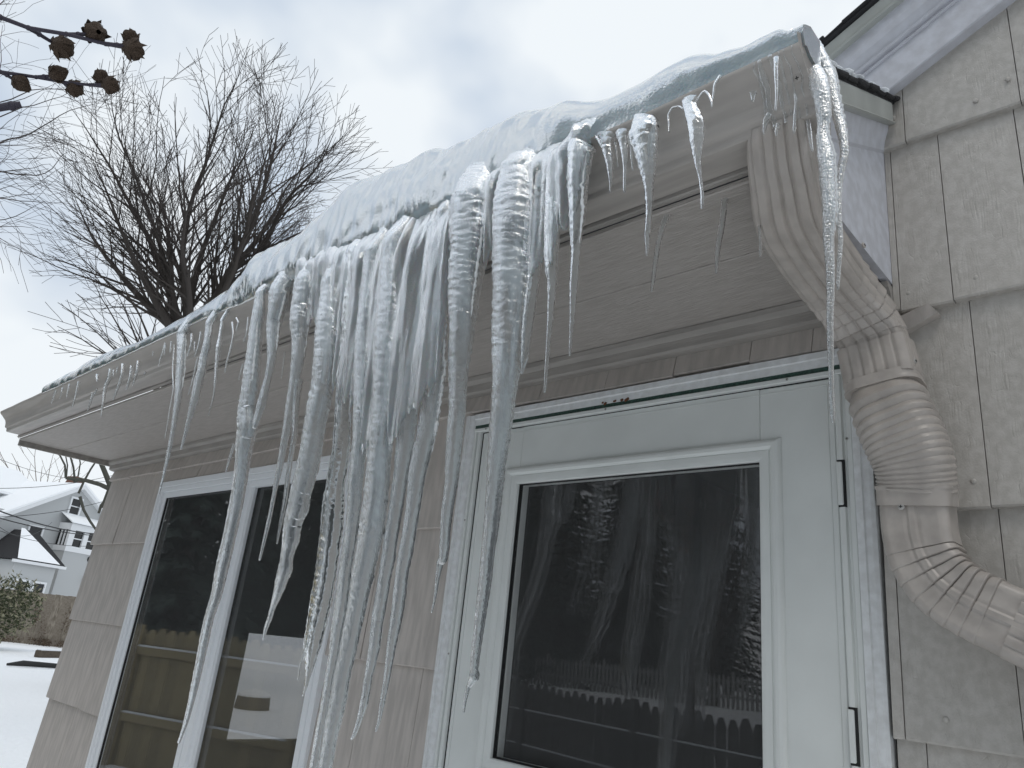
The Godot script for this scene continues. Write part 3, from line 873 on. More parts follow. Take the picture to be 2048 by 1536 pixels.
	var p6 := _curve([Vector3(-0.3165, 0.276, 0.064), Vector3(-0.3175, 0.250, 0.062), Vector3(-0.3165, 0.221, 0.061), Vector3(-0.310, 0.190, 0.06), Vector3(-0.296, 0.162, 0.06), Vector3(-0.276, 0.141, 0.06), Vector3(-0.250, 0.124, 0.06), Vector3(-0.222, 0.110, 0.06), Vector3(-0.190, 0.095, 0.06)], 0.0006)
	var total6 := float(p6.size() - 1)
	var sec6 := func(k: int, s: int) -> Vector2:
		var f := k / total6
		var q := _round_rect(s, N, 0.0475, 0.037, 0.015)
		if absf(q.y) > 0.034:
			q.y -= signf(q.y) * 0.0012 * absf(cos(q.x / 0.0475 * PI * 2.0)) * (1.0 - smoothstep(0.7, 0.85, absf(q.x) / 0.0475))
			if absf(q.x) < 0.0055: q.y += signf(q.y) * 0.0026
		if f > 0.30 and f < 0.80:
			var w := fposmod((f - 0.30) / 0.50 * 7.0, 1.0)
			var inner := smoothstep(-0.03, 0.04, q.x)
			q += q.normalized() * (0.0022 + 0.0050 * inner) * (0.65 * w - 0.15 - 0.75 * exp(-pow(minf(w, 1.0 - w) / 0.05, 2.0)))
		return q
	_sweep(g, p6, sec6, N, Vector3.RIGHT)
	_part("lower_elbow", g, M.spout_paint, t)
	g = Geo.new()
	var p7 := _curve([Vector3(-0.206, 0.1025, 0.06), Vector3(-0.05, 0.028, 0.06), Vector3(0.30, -0.139, 0.06)], 0.01)
	_sweep(g, p7, func(k: int, s: int) -> Vector2: return ribbed.call(0.0495, 0.039, 0.003, 3.0, s), N, Vector3(0.43, 0.9, 0))
	_part("sloping_pipe", g, M.spout_paint, t)
	_screw(Vector3(-0.329, 0.262, 0.104), Vector3(0, 0, 1), 0.0052, M.screw_metal, t)
	_screw(Vector3(-0.190, 0.080, 0.100), Vector3(0, 0, 1), 0.0050, M.spout_paint, t)
	_screw(Vector3(-0.297, 0.497, 0.088), Vector3(1, 0, 0.3), 0.0048, M.screw_metal, t)
	_screw(Vector3(-0.318, 0.640, 0.235), Vector3(1, 0.1, 0.2), 0.005, M.spout_paint, t)
	_screw(Vector3(-0.378, 0.590, 0.175), Vector3(0, -1, 0.3), 0.006, M.rust, t)


# ---------------------------------------------------------------- ice
func _icicle(label: String, group: String, cloud: float, d: Array) -> void:
	var n := d.size() / 4
	var big := group.begins_with("large")
	var pts := PackedVector3Array()
	var rad := PackedFloat32Array()
	for k in n:
		pts.append(Vector3(d[k * 4], d[k * 4 + 1], d[k * 4 + 2]))
		rad.append(d[k * 4 + 3])
	if big and pts[0].y > 0.66 and pts[0].x < -0.70:
		pts.insert(0, Vector3(pts[0].x, maxf(pts[0].y + 0.012, 0.805), 0.522))
		rad.insert(0, rad[0] * 1.2)
		n += 1
	var top := pts[0]
	var o := _thing("icicle", label, "icicle", top, group)
	var rr := RandomNumberGenerator.new()
	rr.seed = hash(label) + int(absf(top.x) * 1e5)
	var ph := rr.randf() * 100.0
	var rows := PackedVector3Array()
	var cores := PackedVector3Array()
	var cc := PackedColorArray()
	var sides := 26 if big else 12
	var length := 0.0
	for k in n - 1:
		length += pts[k].distance_to(pts[k + 1])
	var e1 := Vector3.RIGHT
	var s := 0.0
	var wave := rr.randf_range(0.0075, 0.0165)
	var count := 0
	var ccount := 0
	var last := Vector3()
	for k in n - 1:
		var seg := pts[k].distance_to(pts[k + 1])
		var step := clampf((rad[k] + rad[k + 1]) * 0.1, 0.0011, 0.0026)
		var m := maxi(2, int(seg / step))
		for j in m + (1 if k == n - 2 else 0):
			var f := float(j) / m
			var p := pts[k].lerp(pts[k + 1], f).lerp(pts[k].cubic_interpolate(pts[k + 1], pts[maxi(k - 1, 0)], pts[mini(k + 2, n - 1)], f), 0.5)
			var r := lerpf(rad[k], rad[k + 1], f)
			var here := s + seg * f
			var left := length - here
			if k == n - 2:                                # a round drop at the very end
				var tip := maxf(0.0013, rad[k] * 0.55)
				r = lerpf(rad[k], tip, f)
				if left < tip: r = tip * sqrt(maxf(0.02, 1.0 - pow(1.0 - left / tip, 2.0)))
			var t := (pts[mini(k + 1, n - 1)] - pts[k]).normalized()
			e1 = (e1 - t * e1.dot(t)).normalized()
			var e2 := t.cross(e1)
			var amp := (0.003 + 0.020 * absf(noise.get_noise_1d(here * 90.0 + ph))) * smoothstep(0.02, 0.22, here) * smoothstep(0.0, 0.01, left)
			for q in sides:
				var a := TAU * q / sides
				var ca := cos(a)
				var sa := sin(a)
				var lobe := noise.get_noise_3d(ca * 14.0 + ph, sa * 14.0, here * 55.0 + ph)
				var rip := sin(TAU * here / wave + 7.0 * noise.get_noise_3d(ca * 26.0, sa * 26.0 + ph, here * 200.0))
				var bumps := fine.get_noise_3d(ca * 20.0 + ph, sa * 20.0, here * 900.0)
				var rq := r * 1.1 * (1.0 + (0.11 if big else 0.10) * lobe + amp * rip + 0.085 * bumps)
				var deep := 0.78 if big else 1.0
				rows.append(p - top + e1 * ca * rq + e2 * sa * rq * deep)
			count += 1
			if big and cloud > 0.15 and count % 3 == 0 and here < length * (0.45 + 0.45 * cloud) and left > 0.02:
				var fade := 1.0 - smoothstep(length * (0.10 + 0.30 * cloud), length * (0.36 + 0.40 * cloud), here)
				for q in 16:
					var a := TAU * q / 16.0
					var ln := noise.get_noise_3d(cos(a) * 14.0 + ph, sin(a) * 14.0, here * 55.0 + ph)
					var streak := fine.get_noise_3d(cos(a) * 26.0 + ph, sin(a) * 26.0, here * 60.0)
					var rq := r * 0.90 * (1.0 + 0.2 * ln)
					cores.append(p - top + e1 * cos(a) * rq + e2 * sin(a) * rq * 0.78)
					cc.append(Color(1, 1, 1, clampf((0.02 + 0.42 * cloud + 1.7 * streak + 0.7 * fine.get_noise_3d(cos(a) * 30.0, sin(a) * 30.0 + ph, here * 500.0)) * fade, 0.0, 0.88)))
				ccount += 1
			last = p - top
		s += seg
	var g := Geo.new()
	g.grid(rows, sides, count, true)
	g.fan(rows.slice(0, sides), rows[0] * 0.5 + rows[sides / 2] * 0.5)
	g.fan(rows.slice(rows.size() - sides), last, true)
	_part("ice", g, M.ice_bubbly if big and cloud > 0.4 else M.ice_clear, o)
	if big and cloud > 0.2:  # opaque white strip: crusty frost and the bright rim highlight painted in one
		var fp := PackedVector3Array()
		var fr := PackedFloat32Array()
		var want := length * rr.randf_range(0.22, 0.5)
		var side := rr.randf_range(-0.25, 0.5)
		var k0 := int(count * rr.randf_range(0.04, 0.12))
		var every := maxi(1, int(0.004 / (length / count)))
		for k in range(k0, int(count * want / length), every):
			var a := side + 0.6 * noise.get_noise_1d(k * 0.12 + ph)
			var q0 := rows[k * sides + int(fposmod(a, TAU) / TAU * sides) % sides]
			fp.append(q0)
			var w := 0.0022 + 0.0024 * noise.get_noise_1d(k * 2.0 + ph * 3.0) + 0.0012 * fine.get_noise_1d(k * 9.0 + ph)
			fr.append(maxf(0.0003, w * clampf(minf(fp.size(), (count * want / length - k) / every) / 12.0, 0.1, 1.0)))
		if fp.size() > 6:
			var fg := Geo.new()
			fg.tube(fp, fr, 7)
			_part("frost_rim_highlight", fg, M.frost_highlight, o)
	if ccount > 3:
		var c := Geo.new()
		c.grid(cores, 16, ccount, true)
		c.c = cc
		_part("cloudy_core", c, M.ice_core, o)


func _ice_mass() -> void:
	var xs := [-3.644, -3.122, -2.833, -2.433, -2.191, -2.067, -1.895, -1.801, -1.762, -1.662, -1.543, -1.464, -1.405, -1.314, -1.200, -1.114, -1.015, -0.948, -0.846, -0.733, -0.621, -0.533, -0.478, -0.410, -0.362, -0.325, -0.304]
	var ys := [0.841, 0.862, 0.878, 0.851, 0.866, 0.878, 0.889, 0.926, 0.961, 0.960, 0.956, 0.982, 0.994, 1.023, 1.002, 0.997, 0.969, 0.965, 0.964, 0.940, 0.906, 0.905, 0.907, 0.882, 0.873, 0.870, 0.848]
	var rows := PackedVector3Array()
	var n := 620
	var prof := 0
	for k in n + 1:
		var x: float = lerpf(-3.40, -0.287, float(k) / n)
		var j := 0
		while j < xs.size() - 2 and xs[j + 1] < x: j += 1
		var f := clampf((x - xs[j]) / (xs[j + 1] - xs[j]), 0.0, 1.0)
		f = f * f * (3.0 - 2.0 * f)
		var ap: float = lerpf(ys[j], ys[j + 1], f)
		var fat := smoothstep(0.86, 1.0, ap)
		var cover := 1.0 - smoothstep(-0.72, -0.62, x)
		fat *= cover
		var lo := lerpf(0.001, 0.010 + 0.006 * fat, cover)
		var thin := 1.0 - smoothstep(-0.345, -0.30, x)
		var curve := [Vector2(0.30, 0.80), Vector2(0.28, 0.93), Vector2(0.34, 0.90 + 0.7 * (ap - 0.87)), Vector2(0.41, ap - 0.002), Vector2(0.47, ap), Vector2(0.505 + 0.020 * fat, ap - 0.016 - 0.12 * (ap - 0.85)), Vector2(0.530 + 0.022 * fat, lerpf(ap, LIP_Y, 0.55)), Vector2(lerpf(0.527, 0.541, cover) + 0.012 * fat, LIP_Y + 0.012), Vector2(lerpf(0.525, 0.540, cover) + 0.004 * fat, LIP_Y - lo * 0.6), Vector2(lerpf(0.522, 0.534, cover), LIP_Y - lo), Vector2(0.518, LIP_Y + 0.002), Vector2(0.50, 0.78), Vector2(0.44, 0.78)]
		var pts := []
		for q in curve.size():
			var a: Vector2 = curve[q]
			var b: Vector2 = curve[(q + 1) % curve.size()]
			var before: Vector2 = curve[(q + curve.size() - 1) % curve.size()]
			var after: Vector2 = curve[(q + 2) % curve.size()]
			var cuts := 8 if q >= 2 and q < 8 else 3
			for w in cuts:
				pts.append(a.cubic_interpolate(b, before, after, float(w) / cuts))
		prof = pts.size()
		var ends := smoothstep(0.0, 0.02, float(k) / n) * 1.0
		for q in prof:
			var p: Vector2 = pts[q]
			var away := (p - Vector2(0.46, 0.80))
			var nrm := away.normalized()
			var front := smoothstep(0.72, 0.80, p.y)
			var lump := 0.011 * noise.get_noise_3d(x * 55.0, p.y * 60.0, p.x * 60.0) + 0.0035 * fine.get_noise_3d(x * 110.0, p.y * 60.0, p.x * 60.0) + 0.0008 * fine.get_noise_3d(x * 420.0 + 9.0, p.y * 300.0, p.x * 300.0)
			var rill := 0.0032 * fat * noise.get_noise_2d(x * 340.0, p.y * 40.0)
			p += nrm * (lump + rill) * front * (0.45 + 0.75 * fat)
			p = p.lerp(Vector2(clampf(p.x, 0.47, 0.53), clampf(p.y, 0.779, 0.835)), 1.0 - thin)
			var back := p.lerp(Vector2(0.44, 0.80), 1.0 - ends)
			rows.append(Vector3(x, back.y, back.x))
	var g := Geo.new()
	g.grid(rows, prof, n + 1, true)
	g.fan(rows.slice(0, prof), Vector3(-3.40, 0.80, 0.44))
	g.fan(rows.slice(rows.size() - prof), Vector3(-0.286, 0.80, 0.50), true)
	var t := _thing("ice_sheet", "thick lumpy grey ice sheet bulging over the gutter and the roof edge", "ice")
	_part("ice", g, M.ice_mass, t)
	var bx := [-1.474, -1.334, -1.181, -1.073, -1.010, -0.963, -0.918, -0.925, -0.867, -0.817, -0.798, -0.723, -0.700, -0.663, -0.618]
	var by := [0.711, 0.627, 0.421, 0.310, 0.340, 0.370, 0.399, 0.609, 0.593, 0.617, 0.689, 0.553, 0.564, 0.642, 0.726]
	var c := Geo.new()
	var skin := PackedVector3Array()
	var across := 260
	for r in 61:
		for k in across:
			var x: float = lerpf(bx[0], bx[bx.size() - 1], k / (across - 1.0))
			var j := 0
			while j < bx.size() - 2 and bx[j + 1] < x: j += 1
			var low: float = lerpf(by[j], by[j + 1], smoothstep(0.0, 1.0, (x - bx[j]) / (bx[j + 1] - bx[j])))
			low += 0.05 * noise.get_noise_1d(x * 420.0)
			var side := 1.0 if r <= 30 else -1.0
			var f := (30 - absi(30 - r)) / 30.0
			var y := lerpf(0.818 + 0.022 * noise.get_noise_1d(x * 150.0), low, f)
			var flute := 0.009 * noise.get_noise_2d(x * 240.0, y * 14.0) + 0.0012 * fine.get_noise_2d(x * 260.0, y * 300.0)
			var thick := 0.019 * pow(maxf(0.0, 1.0 - f), 0.55) * (0.8 + 0.6 * noise.get_noise_2d(x * 200.0 + 70.0, y * 20.0)) * clampf(minf(k, across - 1 - k) / 6.0, 0.02, 1.0) * smoothstep(-0.01, 0.22, f)
			var out := smoothstep(0.0, 0.32, f)
			skin.append(Vector3(x, y, lerpf(0.538, 0.556, out) - 0.014 * f + flute * out + side * thick))
	c.grid(skin, across, 61, false, true)
	_part("curtain", c, M.ice_curtain, t)


func _trickles() -> void:
	var t := _thing("frozen_trickle", "thin film of frozen trickles down the end of the gutter face", "ice")
	for q in [[-0.320, 0.0045], [-0.330, 0.008], [-0.346, 0.010], [-0.353, 0.005], [-0.310, 0.003], [-0.300, 0.003]]:
		var g := Geo.new()
		var p := PackedVector3Array()
		var r := PackedFloat32Array()
		for f in [Vector2(0.783, 0.5355), Vector2(0.775, 0.5325), Vector2(0.765, 0.5205), Vector2(0.752, 0.508), Vector2(0.738, 0.5023), Vector2(0.724, 0.5005), Vector2(0.714, 0.4905), Vector2(0.703, 0.489)]:
			p.append(Vector3(q[0] + 0.004 * noise.get_noise_2d(q[0] * 900.0, f.x * 900.0), f.x, f.y))
			r.append(q[1] * (0.35 + 0.25 * noise.get_noise_2d(f.x * 2000.0, q[0] * 300.0)))
		g.tube(p, r, 10)
		_part("trickle", g, M.ice_clear, t)


# ---------------------------------------------------------------- trees
func _limb(g: Geo, tw: Geo, p: Vector3, dir: Vector3, length: float, r: float, depth: int, how: Dictionary, rr: RandomNumberGenerator) -> void:
	var steps := maxi(3, int(length / how.step))
	var pts := PackedVector3Array([p])
	var rad := PackedFloat32Array([r])
	var d := dir
	var kids := []
	for k in steps:
		d = (d + Vector3(rr.randf_range(-1, 1), rr.randf_range(-1, 1), rr.randf_range(-1, 1)) * how.wander + Vector3.UP * how.lift * (0.6 if depth == 0 else 1.0)).normalized()
		p += d * length / steps
		if how.has("env") and p.distance_to(how.env) > how.env_r * (1.0 + 0.10 * noise.get_noise_3d(p.x * 9.0, p.y * 9.0, p.z * 9.0)): break
		pts.append(p)
		rad.append(maxf(how.min_r, lerpf(r, how.min_r, pow((k + 1.0) / steps, 0.75))))
		var f := (k + 1.0) / steps
		if depth < how.depth and f > how.bare and f < 0.98 and rr.randf() < how.dense:
			var side := d.cross(Vector3(rr.randf_range(-1, 1), rr.randf_range(-1, 1), rr.randf_range(-1, 1))).normalized()
			kids.append([p, (d * cos(how.angle) + side * sin(how.angle)).normalized(), length * rr.randf_range(how.lmin, how.lmax) * (1.15 - 0.55 * f), rad[rad.size() - 1] * how.shrink])
	if pts.size() < 2: return
	if r > how.min_r * 2.5:
		g.tube(pts, rad, 6 if r > 0.05 else 4, false)
	else:
		tw.tube(pts, rad, 3, false)
	for q in kids:
		if q[2] > how.shortest:
			_limb(g, tw, q[0], q[1], q[2], maxf(q[3], how.min_r), depth + 1, how, rr)


func _tree(called: String, label: String, base: Vector3, fork: Vector3, ends: Array, trunk_r: float, how: Dictionary, bark: Material, twig: Material, s: int, group := "bare trees") -> Node3D:
	var t := _thing(called, label, "tree", base, group)
	var rr := RandomNumberGenerator.new()
	rr.seed = s
	var tr := Geo.new()
	var tw := Geo.new()
	var pts := PackedVector3Array()
	var rad := PackedFloat32Array()
	for k in 9:
		var f := k / 8.0
		pts.append((fork - base) * f + Vector3(sin(f * 5.0) * 0.06, 0, cos(f * 4.0) * 0.06 - 0.06))
		rad.append(trunk_r * (1.45 - 0.65 * smoothstep(0.0, 0.25, f) - 0.1 * f))
	tr.tube(pts, rad, 10)
	_part("trunk", tr, bark, t)
	for e in ends:
		var g := Geo.new()
		var to: Vector3 = e - fork
		var d: Vector3 = (to.normalized() + Vector3.UP * how.rise).normalized()
		_limb(g, tw, fork - base - d * trunk_r * 0.4, d, to.length() * how.get("reach", 1.0), trunk_r * rr.randf_range(how.limb, how.limb * 1.7), 0, how.merged({"aim": to.normalized()}), rr)
		_part("limb", g, bark, t)
	_tag(_part("twigs", tw, twig, t), "", "", "", "stuff")
	return t


func _trees() -> void:
	var V := func(x: float, y: float, z: float) -> Vector3: return Vector3(x, y, z)
	var how := {"step": 0.24, "wander": 0.10, "lift": 0.012, "bare": 0.16, "dense": 0.84, "angle": 0.56, "depth": 4, "min_r": 0.0048, "shortest": 0.26, "rise": 0.16, "limb": 0.22, "shrink": 0.50, "lmin": 0.28, "lmax": 0.58, "reach": 0.92}
	var heart := Vector3(-16.5, 8.6, -5.0)
	var spread := []
	for k in 20:
		var up := 1.0 - 1.3 * (k + 0.5) / 20.0
		var a := k * 2.39996
		spread.append(heart + Vector3(cos(a) * sqrt(1.0 - up * up), up, sin(a) * sqrt(1.0 - up * up)) * 5.0)
	var base := Vector3(-17.6, GROUND - 0.1, -5.4)
	_tree("broad_tree", "big bare tree whose limbs fan out above the icy roof edge", base, Vector3(-17.6, 6.1, -5.4), spread, 0.42, how.merged({"env": heart - base, "env_r": 4.8}), M.bark, M.twig, 12)
	var how2 := {"step": 0.13, "wander": 0.22, "lift": -0.006, "bare": 0.2, "dense": 0.40, "angle": 0.75, "depth": 3, "reach": 1.05, "min_r": 0.0021, "shortest": 0.25, "rise": 0.25, "limb": 0.10, "shrink": 0.45, "lmin": 0.3, "lmax": 0.6}
	_tree("slender_tree", "leaning slender bare tree left of the broad one, just over the gutter", Vector3(-13.60, -1.72, -3.83), Vector3(-13.60, 3.69, -3.83), [V.call(-13.83, 4.91, -1.80), V.call(-14.78, 5.44, -1.54), V.call(-14.42, 6.03, -2.12), V.call(-13.18, 4.08, -1.09), V.call(-15.22, 3.98, -1.60), V.call(-12.67, 4.80, -2.23), V.call(-14.41, 5.26, -3.24), V.call(-13.11, 3.88, -1.71)], 0.13, how, M.bark, M.twig, 33)
	_tree("birch_tree", "fine-twigged tree whose curly twigs enter at the upper edge of the sky", Vector3(-10.31, -1.72, 1.10), Vector3(-10.31, 3.84, 1.10), [V.call(-8.98, 6.31, 0.60), V.call(-9.85, 6.78, 0.31), V.call(-9.38, 5.69, 0.46), V.call(-8.46, 5.21, 0.18), V.call(-10.47, 5.72, 0.01), V.call(-9.69, 4.98, -0.21), V.call(-9.05, 4.08, 0.08), V.call(-10.07, 6.51, 0.79), V.call(-8.84, 6.54, 0.90), V.call(-10.92, 4.64, -0.50), V.call(-9.55, 7.21, 0.35), V.call(-8.88, 4.50, 0.34), V.call(-7.53, 4.89, 0.68), V.call(-9.17, 5.99, 0.31), V.call(-9.92, 5.71, 0.21), V.call(-9.18, 4.93, -0.02), V.call(-9.56, 6.27, 0.03), V.call(-9.04, 6.26, 0.87), V.call(-8.50, 6.14, 0.78), V.call(-9.09, 6.66, 0.45), V.call(-10.24, 4.84, 0.04), V.call(-9.52, 4.42, -0.21), V.call(-10.43, 4.12, -0.11), V.call(-9.86, 3.80, -0.38), V.call(-10.32, 3.40, -0.41)], 0.15, how2, M.birch_twig, M.birch_twig, 44)
	_tree("brushy_tree", "brown brushy tree over the roof of the pale house", Vector3(-84.71, -1.72, -21.19), Vector3(-84.71, 7.91, -21.19), [V.call(-85.20, 13.30, -16.24), V.call(-86.54, 15.03, -18.30), V.call(-82.13, 14.00, -20.03), V.call(-84.47, 13.49, -23.28), V.call(-84.90, 15.17, -24.44), V.call(-84.19, 11.50, -17.37), V.call(-86.69, 12.91, -14.17), V.call(-86.99, 11.94, -22.60), V.call(-81.62, 12.19, -19.06)], 0.25, how.merged({"min_r": 0.018, "shortest": 1.2, "step": 1.1, "depth": 4, "dense": 0.8, "bare": 0.3}, true), M.brown_twig, M.brown_twig, 55)
	# pruned street tree in front of the far house
	var st := _thing("pruned_tree", "thick pruned tree with a stub of cut limbs before the pale house", "tree", Vector3.ZERO, "bare trees")
	for q in [[0.064, [Vector3(-16.04, 1.84, -4.01), Vector3(-15.99, 2.24, -4.02), Vector3(-15.99, 2.33, -3.97), Vector3(-16.01, 2.55, -3.82), Vector3(-16.02, 2.74, -3.68), Vector3(-16.02, 3.01, -3.52)]], [0.045, [Vector3(-15.99, 2.22, -4.02), Vector3(-16.05, 2.28, -3.82), Vector3(-16.13, 2.31, -3.56), Vector3(-16.18, 2.29, -3.37), Vector3(-16.22, 2.29, -3.24)]], [0.022, [Vector3(-16.18, 2.30, -3.39), Vector3(-16.17, 2.52, -3.30), Vector3(-16.17, 2.76, -3.16), Vector3(-16.17, 2.90, -3.07)]], [0.021, [Vector3(-16.22, 2.29, -3.24), Vector3(-16.21, 2.52, -3.16), Vector3(-16.22, 2.69, -3.02), Vector3(-16.26, 2.75, -2.84)]], [0.015, [Vector3(-16.22, 2.30, -3.25), Vector3(-16.20, 2.53, -3.20), Vector3(-16.19, 2.77, -3.08)]], [0.015, [Vector3(-16.16, 2.35, -3.43), Vector3(-16.13, 2.61, -3.39), Vector3(-16.12, 2.80, -3.30)]], [0.024, [Vector3(-16.17, 2.04, -3.53), Vector3(-16.13, 2.29, -3.55), Vector3(-16.08, 2.54, -3.59), Vector3(-16.03, 2.75, -3.64)]], [0.038, [Vector3(-15.99, 2.21, -4.02), Vector3(-16.03, 1.98, -4.00), Vector3(-16.06, 1.89, -3.96), Vector3(-16.07, 1.73, -3.96)]], [0.030, [Vector3(-16.17, 1.99, -3.57), Vector3(-16.15, 1.75, -3.70), Vector3(-16.12, 1.56, -3.86), Vector3(-16.09, 1.41, -4.01), Vector3(-16.07, 1.30, -4.10)]], [0.038, [Vector3(-16.15, 2.31, -3.49), Vector3(-16.16, 2.29, -3.44), Vector3(-16.19, 2.24, -3.39)]]]:
		var g := Geo.new()
		var p := PackedVector3Array(q[1])
		var r := PackedFloat32Array()
		for k in p.size(): r.append(q[0] * (1.0 - 0.45 * k / p.size()))
		g.tube(p, r, 8)
		_part("limb", g, M.pale_bark, st)


func _pods() -> void:
	for q in [["upper branch tip with four brown seed pods against the sky", [[Vector3(-0.7172, 0.4745, 1.2889), Vector3(-0.7135, 0.4785, 1.2614), Vector3(-0.7102, 0.4814, 1.2405), Vector3(-0.6931, 0.4847, 1.2150), Vector3(-0.6761, 0.4856, 1.1871), Vector3(-0.6627, 0.4836, 1.1741)], [Vector3(-0.7102, 0.4814, 1.2405), Vector3(-0.7179, 0.4865, 1.2309), Vector3(-0.7257, 0.4913, 1.2200)], [Vector3(-0.6927, 0.4850, 1.2135), Vector3(-0.6894, 0.4885, 1.2072), Vector3(-0.6864, 0.4916, 1.2015)], [Vector3(-0.6761, 0.4856, 1.1871), Vector3(-0.6684, 0.4857, 1.1796), Vector3(-0.6614, 0.4855, 1.1743)]], [[Vector3(-0.7244, 0.4915, 1.2099), Vector3(-0.68, 0.33, -0.66), 0.0103], [Vector3(-0.6828, 0.4955, 1.1963), Vector3(0.90, -0.43, -0.04), 0.0097], [Vector3(-0.6603, 0.4851, 1.1675), Vector3(-0.53, 0.50, -0.68), 0.0094], [Vector3(-0.6641, 0.4984, 1.1725), Vector3(-0.48, 0.86, 0.16), 0.0072]], 0.0021], ["lower branch tip with five cracked seed pods against the sky", [[Vector3(-0.7757, 0.4554, 1.2706), Vector3(-0.7698, 0.4626, 1.2425), Vector3(-0.7620, 0.4716, 1.2163), Vector3(-0.7475, 0.4720, 1.1974), Vector3(-0.7314, 0.4739, 1.1784), Vector3(-0.7192, 0.4717, 1.1694)], [Vector3(-0.7698, 0.4626, 1.2425), Vector3(-0.7694, 0.4626, 1.2369), Vector3(-0.7694, 0.4618, 1.2309)], [Vector3(-0.7620, 0.4716, 1.2163), Vector3(-0.7509, 0.4696, 1.2122), Vector3(-0.7487, 0.4723, 1.2076)], [Vector3(-0.7475, 0.4720, 1.1974), Vector3(-0.7475, 0.4712, 1.1937), Vector3(-0.7474, 0.4707, 1.1909)], [Vector3(-0.7314, 0.4739, 1.1784), Vector3(-0.7249, 0.4737, 1.1743), Vector3(-0.7187, 0.4730, 1.1708)]], [[Vector3(-0.7689, 0.4617, 1.2251), Vector3(-0.06, -0.27, -0.96), 0.0080], [Vector3(-0.7456, 0.4763, 1.2037), Vector3(0.49, 0.64, -0.60), 0.0080], [Vector3(-0.7463, 0.4713, 1.1861), Vector3(-0.65, 0.28, -0.71), 0.0080], [Vector3(-0.7160, 0.4753, 1.1647), Vector3(-0.55, 0.52, -0.65), 0.0080], [Vector3(-0.7240, 0.4839, 1.1733), Vector3(-0.52, 0.82, 0.23), 0.0072]], 0.0018], ["bare bluish twig tip below the seed pods", [[Vector3(-0.5325, 0.2752, 1.2737), Vector3(-0.5240, 0.2890, 1.2565), Vector3(-0.5204, 0.2943, 1.2491), Vector3(-0.5183, 0.2972, 1.2451)]], [], 0.0028]]:
		var t := _thing("seed_pod_branch", q[0], "branch")
		for s in q[1]:
			var g := Geo.new()
			var p := PackedVector3Array(s)
			var r := PackedFloat32Array()
			for k in p.size(): r.append(q[3] * (1.0 - 0.35 * k / p.size()))
			g.tube(p, r, 8)
			for k in range(1, p.size() - 1): g.ball(p[k], Vector3.ONE * r[k] * 1.35, Basis.IDENTITY, 8, 6)
			_part("stem", g, M.pod_stem, t)
		for s in q[2]:
			_pod(s[0], s[1], s[2], t)


func _pod(at: Vector3, axis: Vector3, r: float, parent: Node) -> void:
	var b := Basis(Quaternion(Vector3.UP, axis.normalized()))
	b = b * Basis(Vector3.UP, rng.randf() * TAU)
	var all := PackedVector3Array()
	var nv := 16
	for k in nv + 1:
		var f := float(k) / nv
		var w := sin(PI * pow(f, 0.85) * 0.90 + 0.02) * (1.0 - 0.25 * smoothstep(0.75, 1.0, f))
		for s in 30:
			var a := TAU * s / 30.0
			var lobe := 1.0 - 0.16 * pow(absf(cos(a * 2.5)), 6.0) * smoothstep(0.1, 0.6, f)
			var wr := 1.0 + 0.14 * fine.get_noise_3d(cos(a) * 60.0 + at.x * 9000.0, sin(a) * 60.0, f * 70.0)
			var teeth := 0.22 * (0.5 - absf(fposmod(a / TAU * 5.0, 1.0) - 0.5)) * 2.0 * smoothstep(0.75, 1.0, f)
			all.append(at + b * (Vector3(cos(a) * w * lobe * wr, (f - 0.5) * 2.15 + teeth, sin(a) * w * lobe * wr) * r))
	var g := Geo.new()
	g.grid(all, 30, nv + 1, true)
	var o := _part("seed_pod", g, M.pod, parent)
	var cx := Geo.new()
	for k in 6:
		var a := TAU * k / 6.0 + rng.randf_range(-0.2, 0.2)
		var out := Vector3(cos(a), 0, sin(a))
		var side := Vector3(-sin(a), 0, cos(a))
		var l := rng.randf_range(0.7, 1.3)
		var p0 := at + b * (Vector3(0, -1.05, 0) * r)
		var p1 := at + b * ((out * 0.95 + Vector3(0, -0.55, 0) + side * 0.28) * r)
		var p2 := at + b * ((out * 0.95 + Vector3(0, -0.55, 0) - side * 0.28) * r)
		var p3 := at + b * ((out * (1.05 + 0.25 * l) + Vector3(0, -0.55 + 0.7 * l, 0)) * r)
		cx.tri(p0, p1, p2)
		cx.tri(p1, p3, p2)
	_part("sepals", cx, M.pod, parent)
	var sn := Geo.new()
	sn.ball(at + Vector3(0, r * 0.86, 0), Vector3(r * 0.5, r * 0.14, r * 0.5), Basis.IDENTITY, 8, 5)
	_part("snow_cap", sn, M.old_snow, parent)


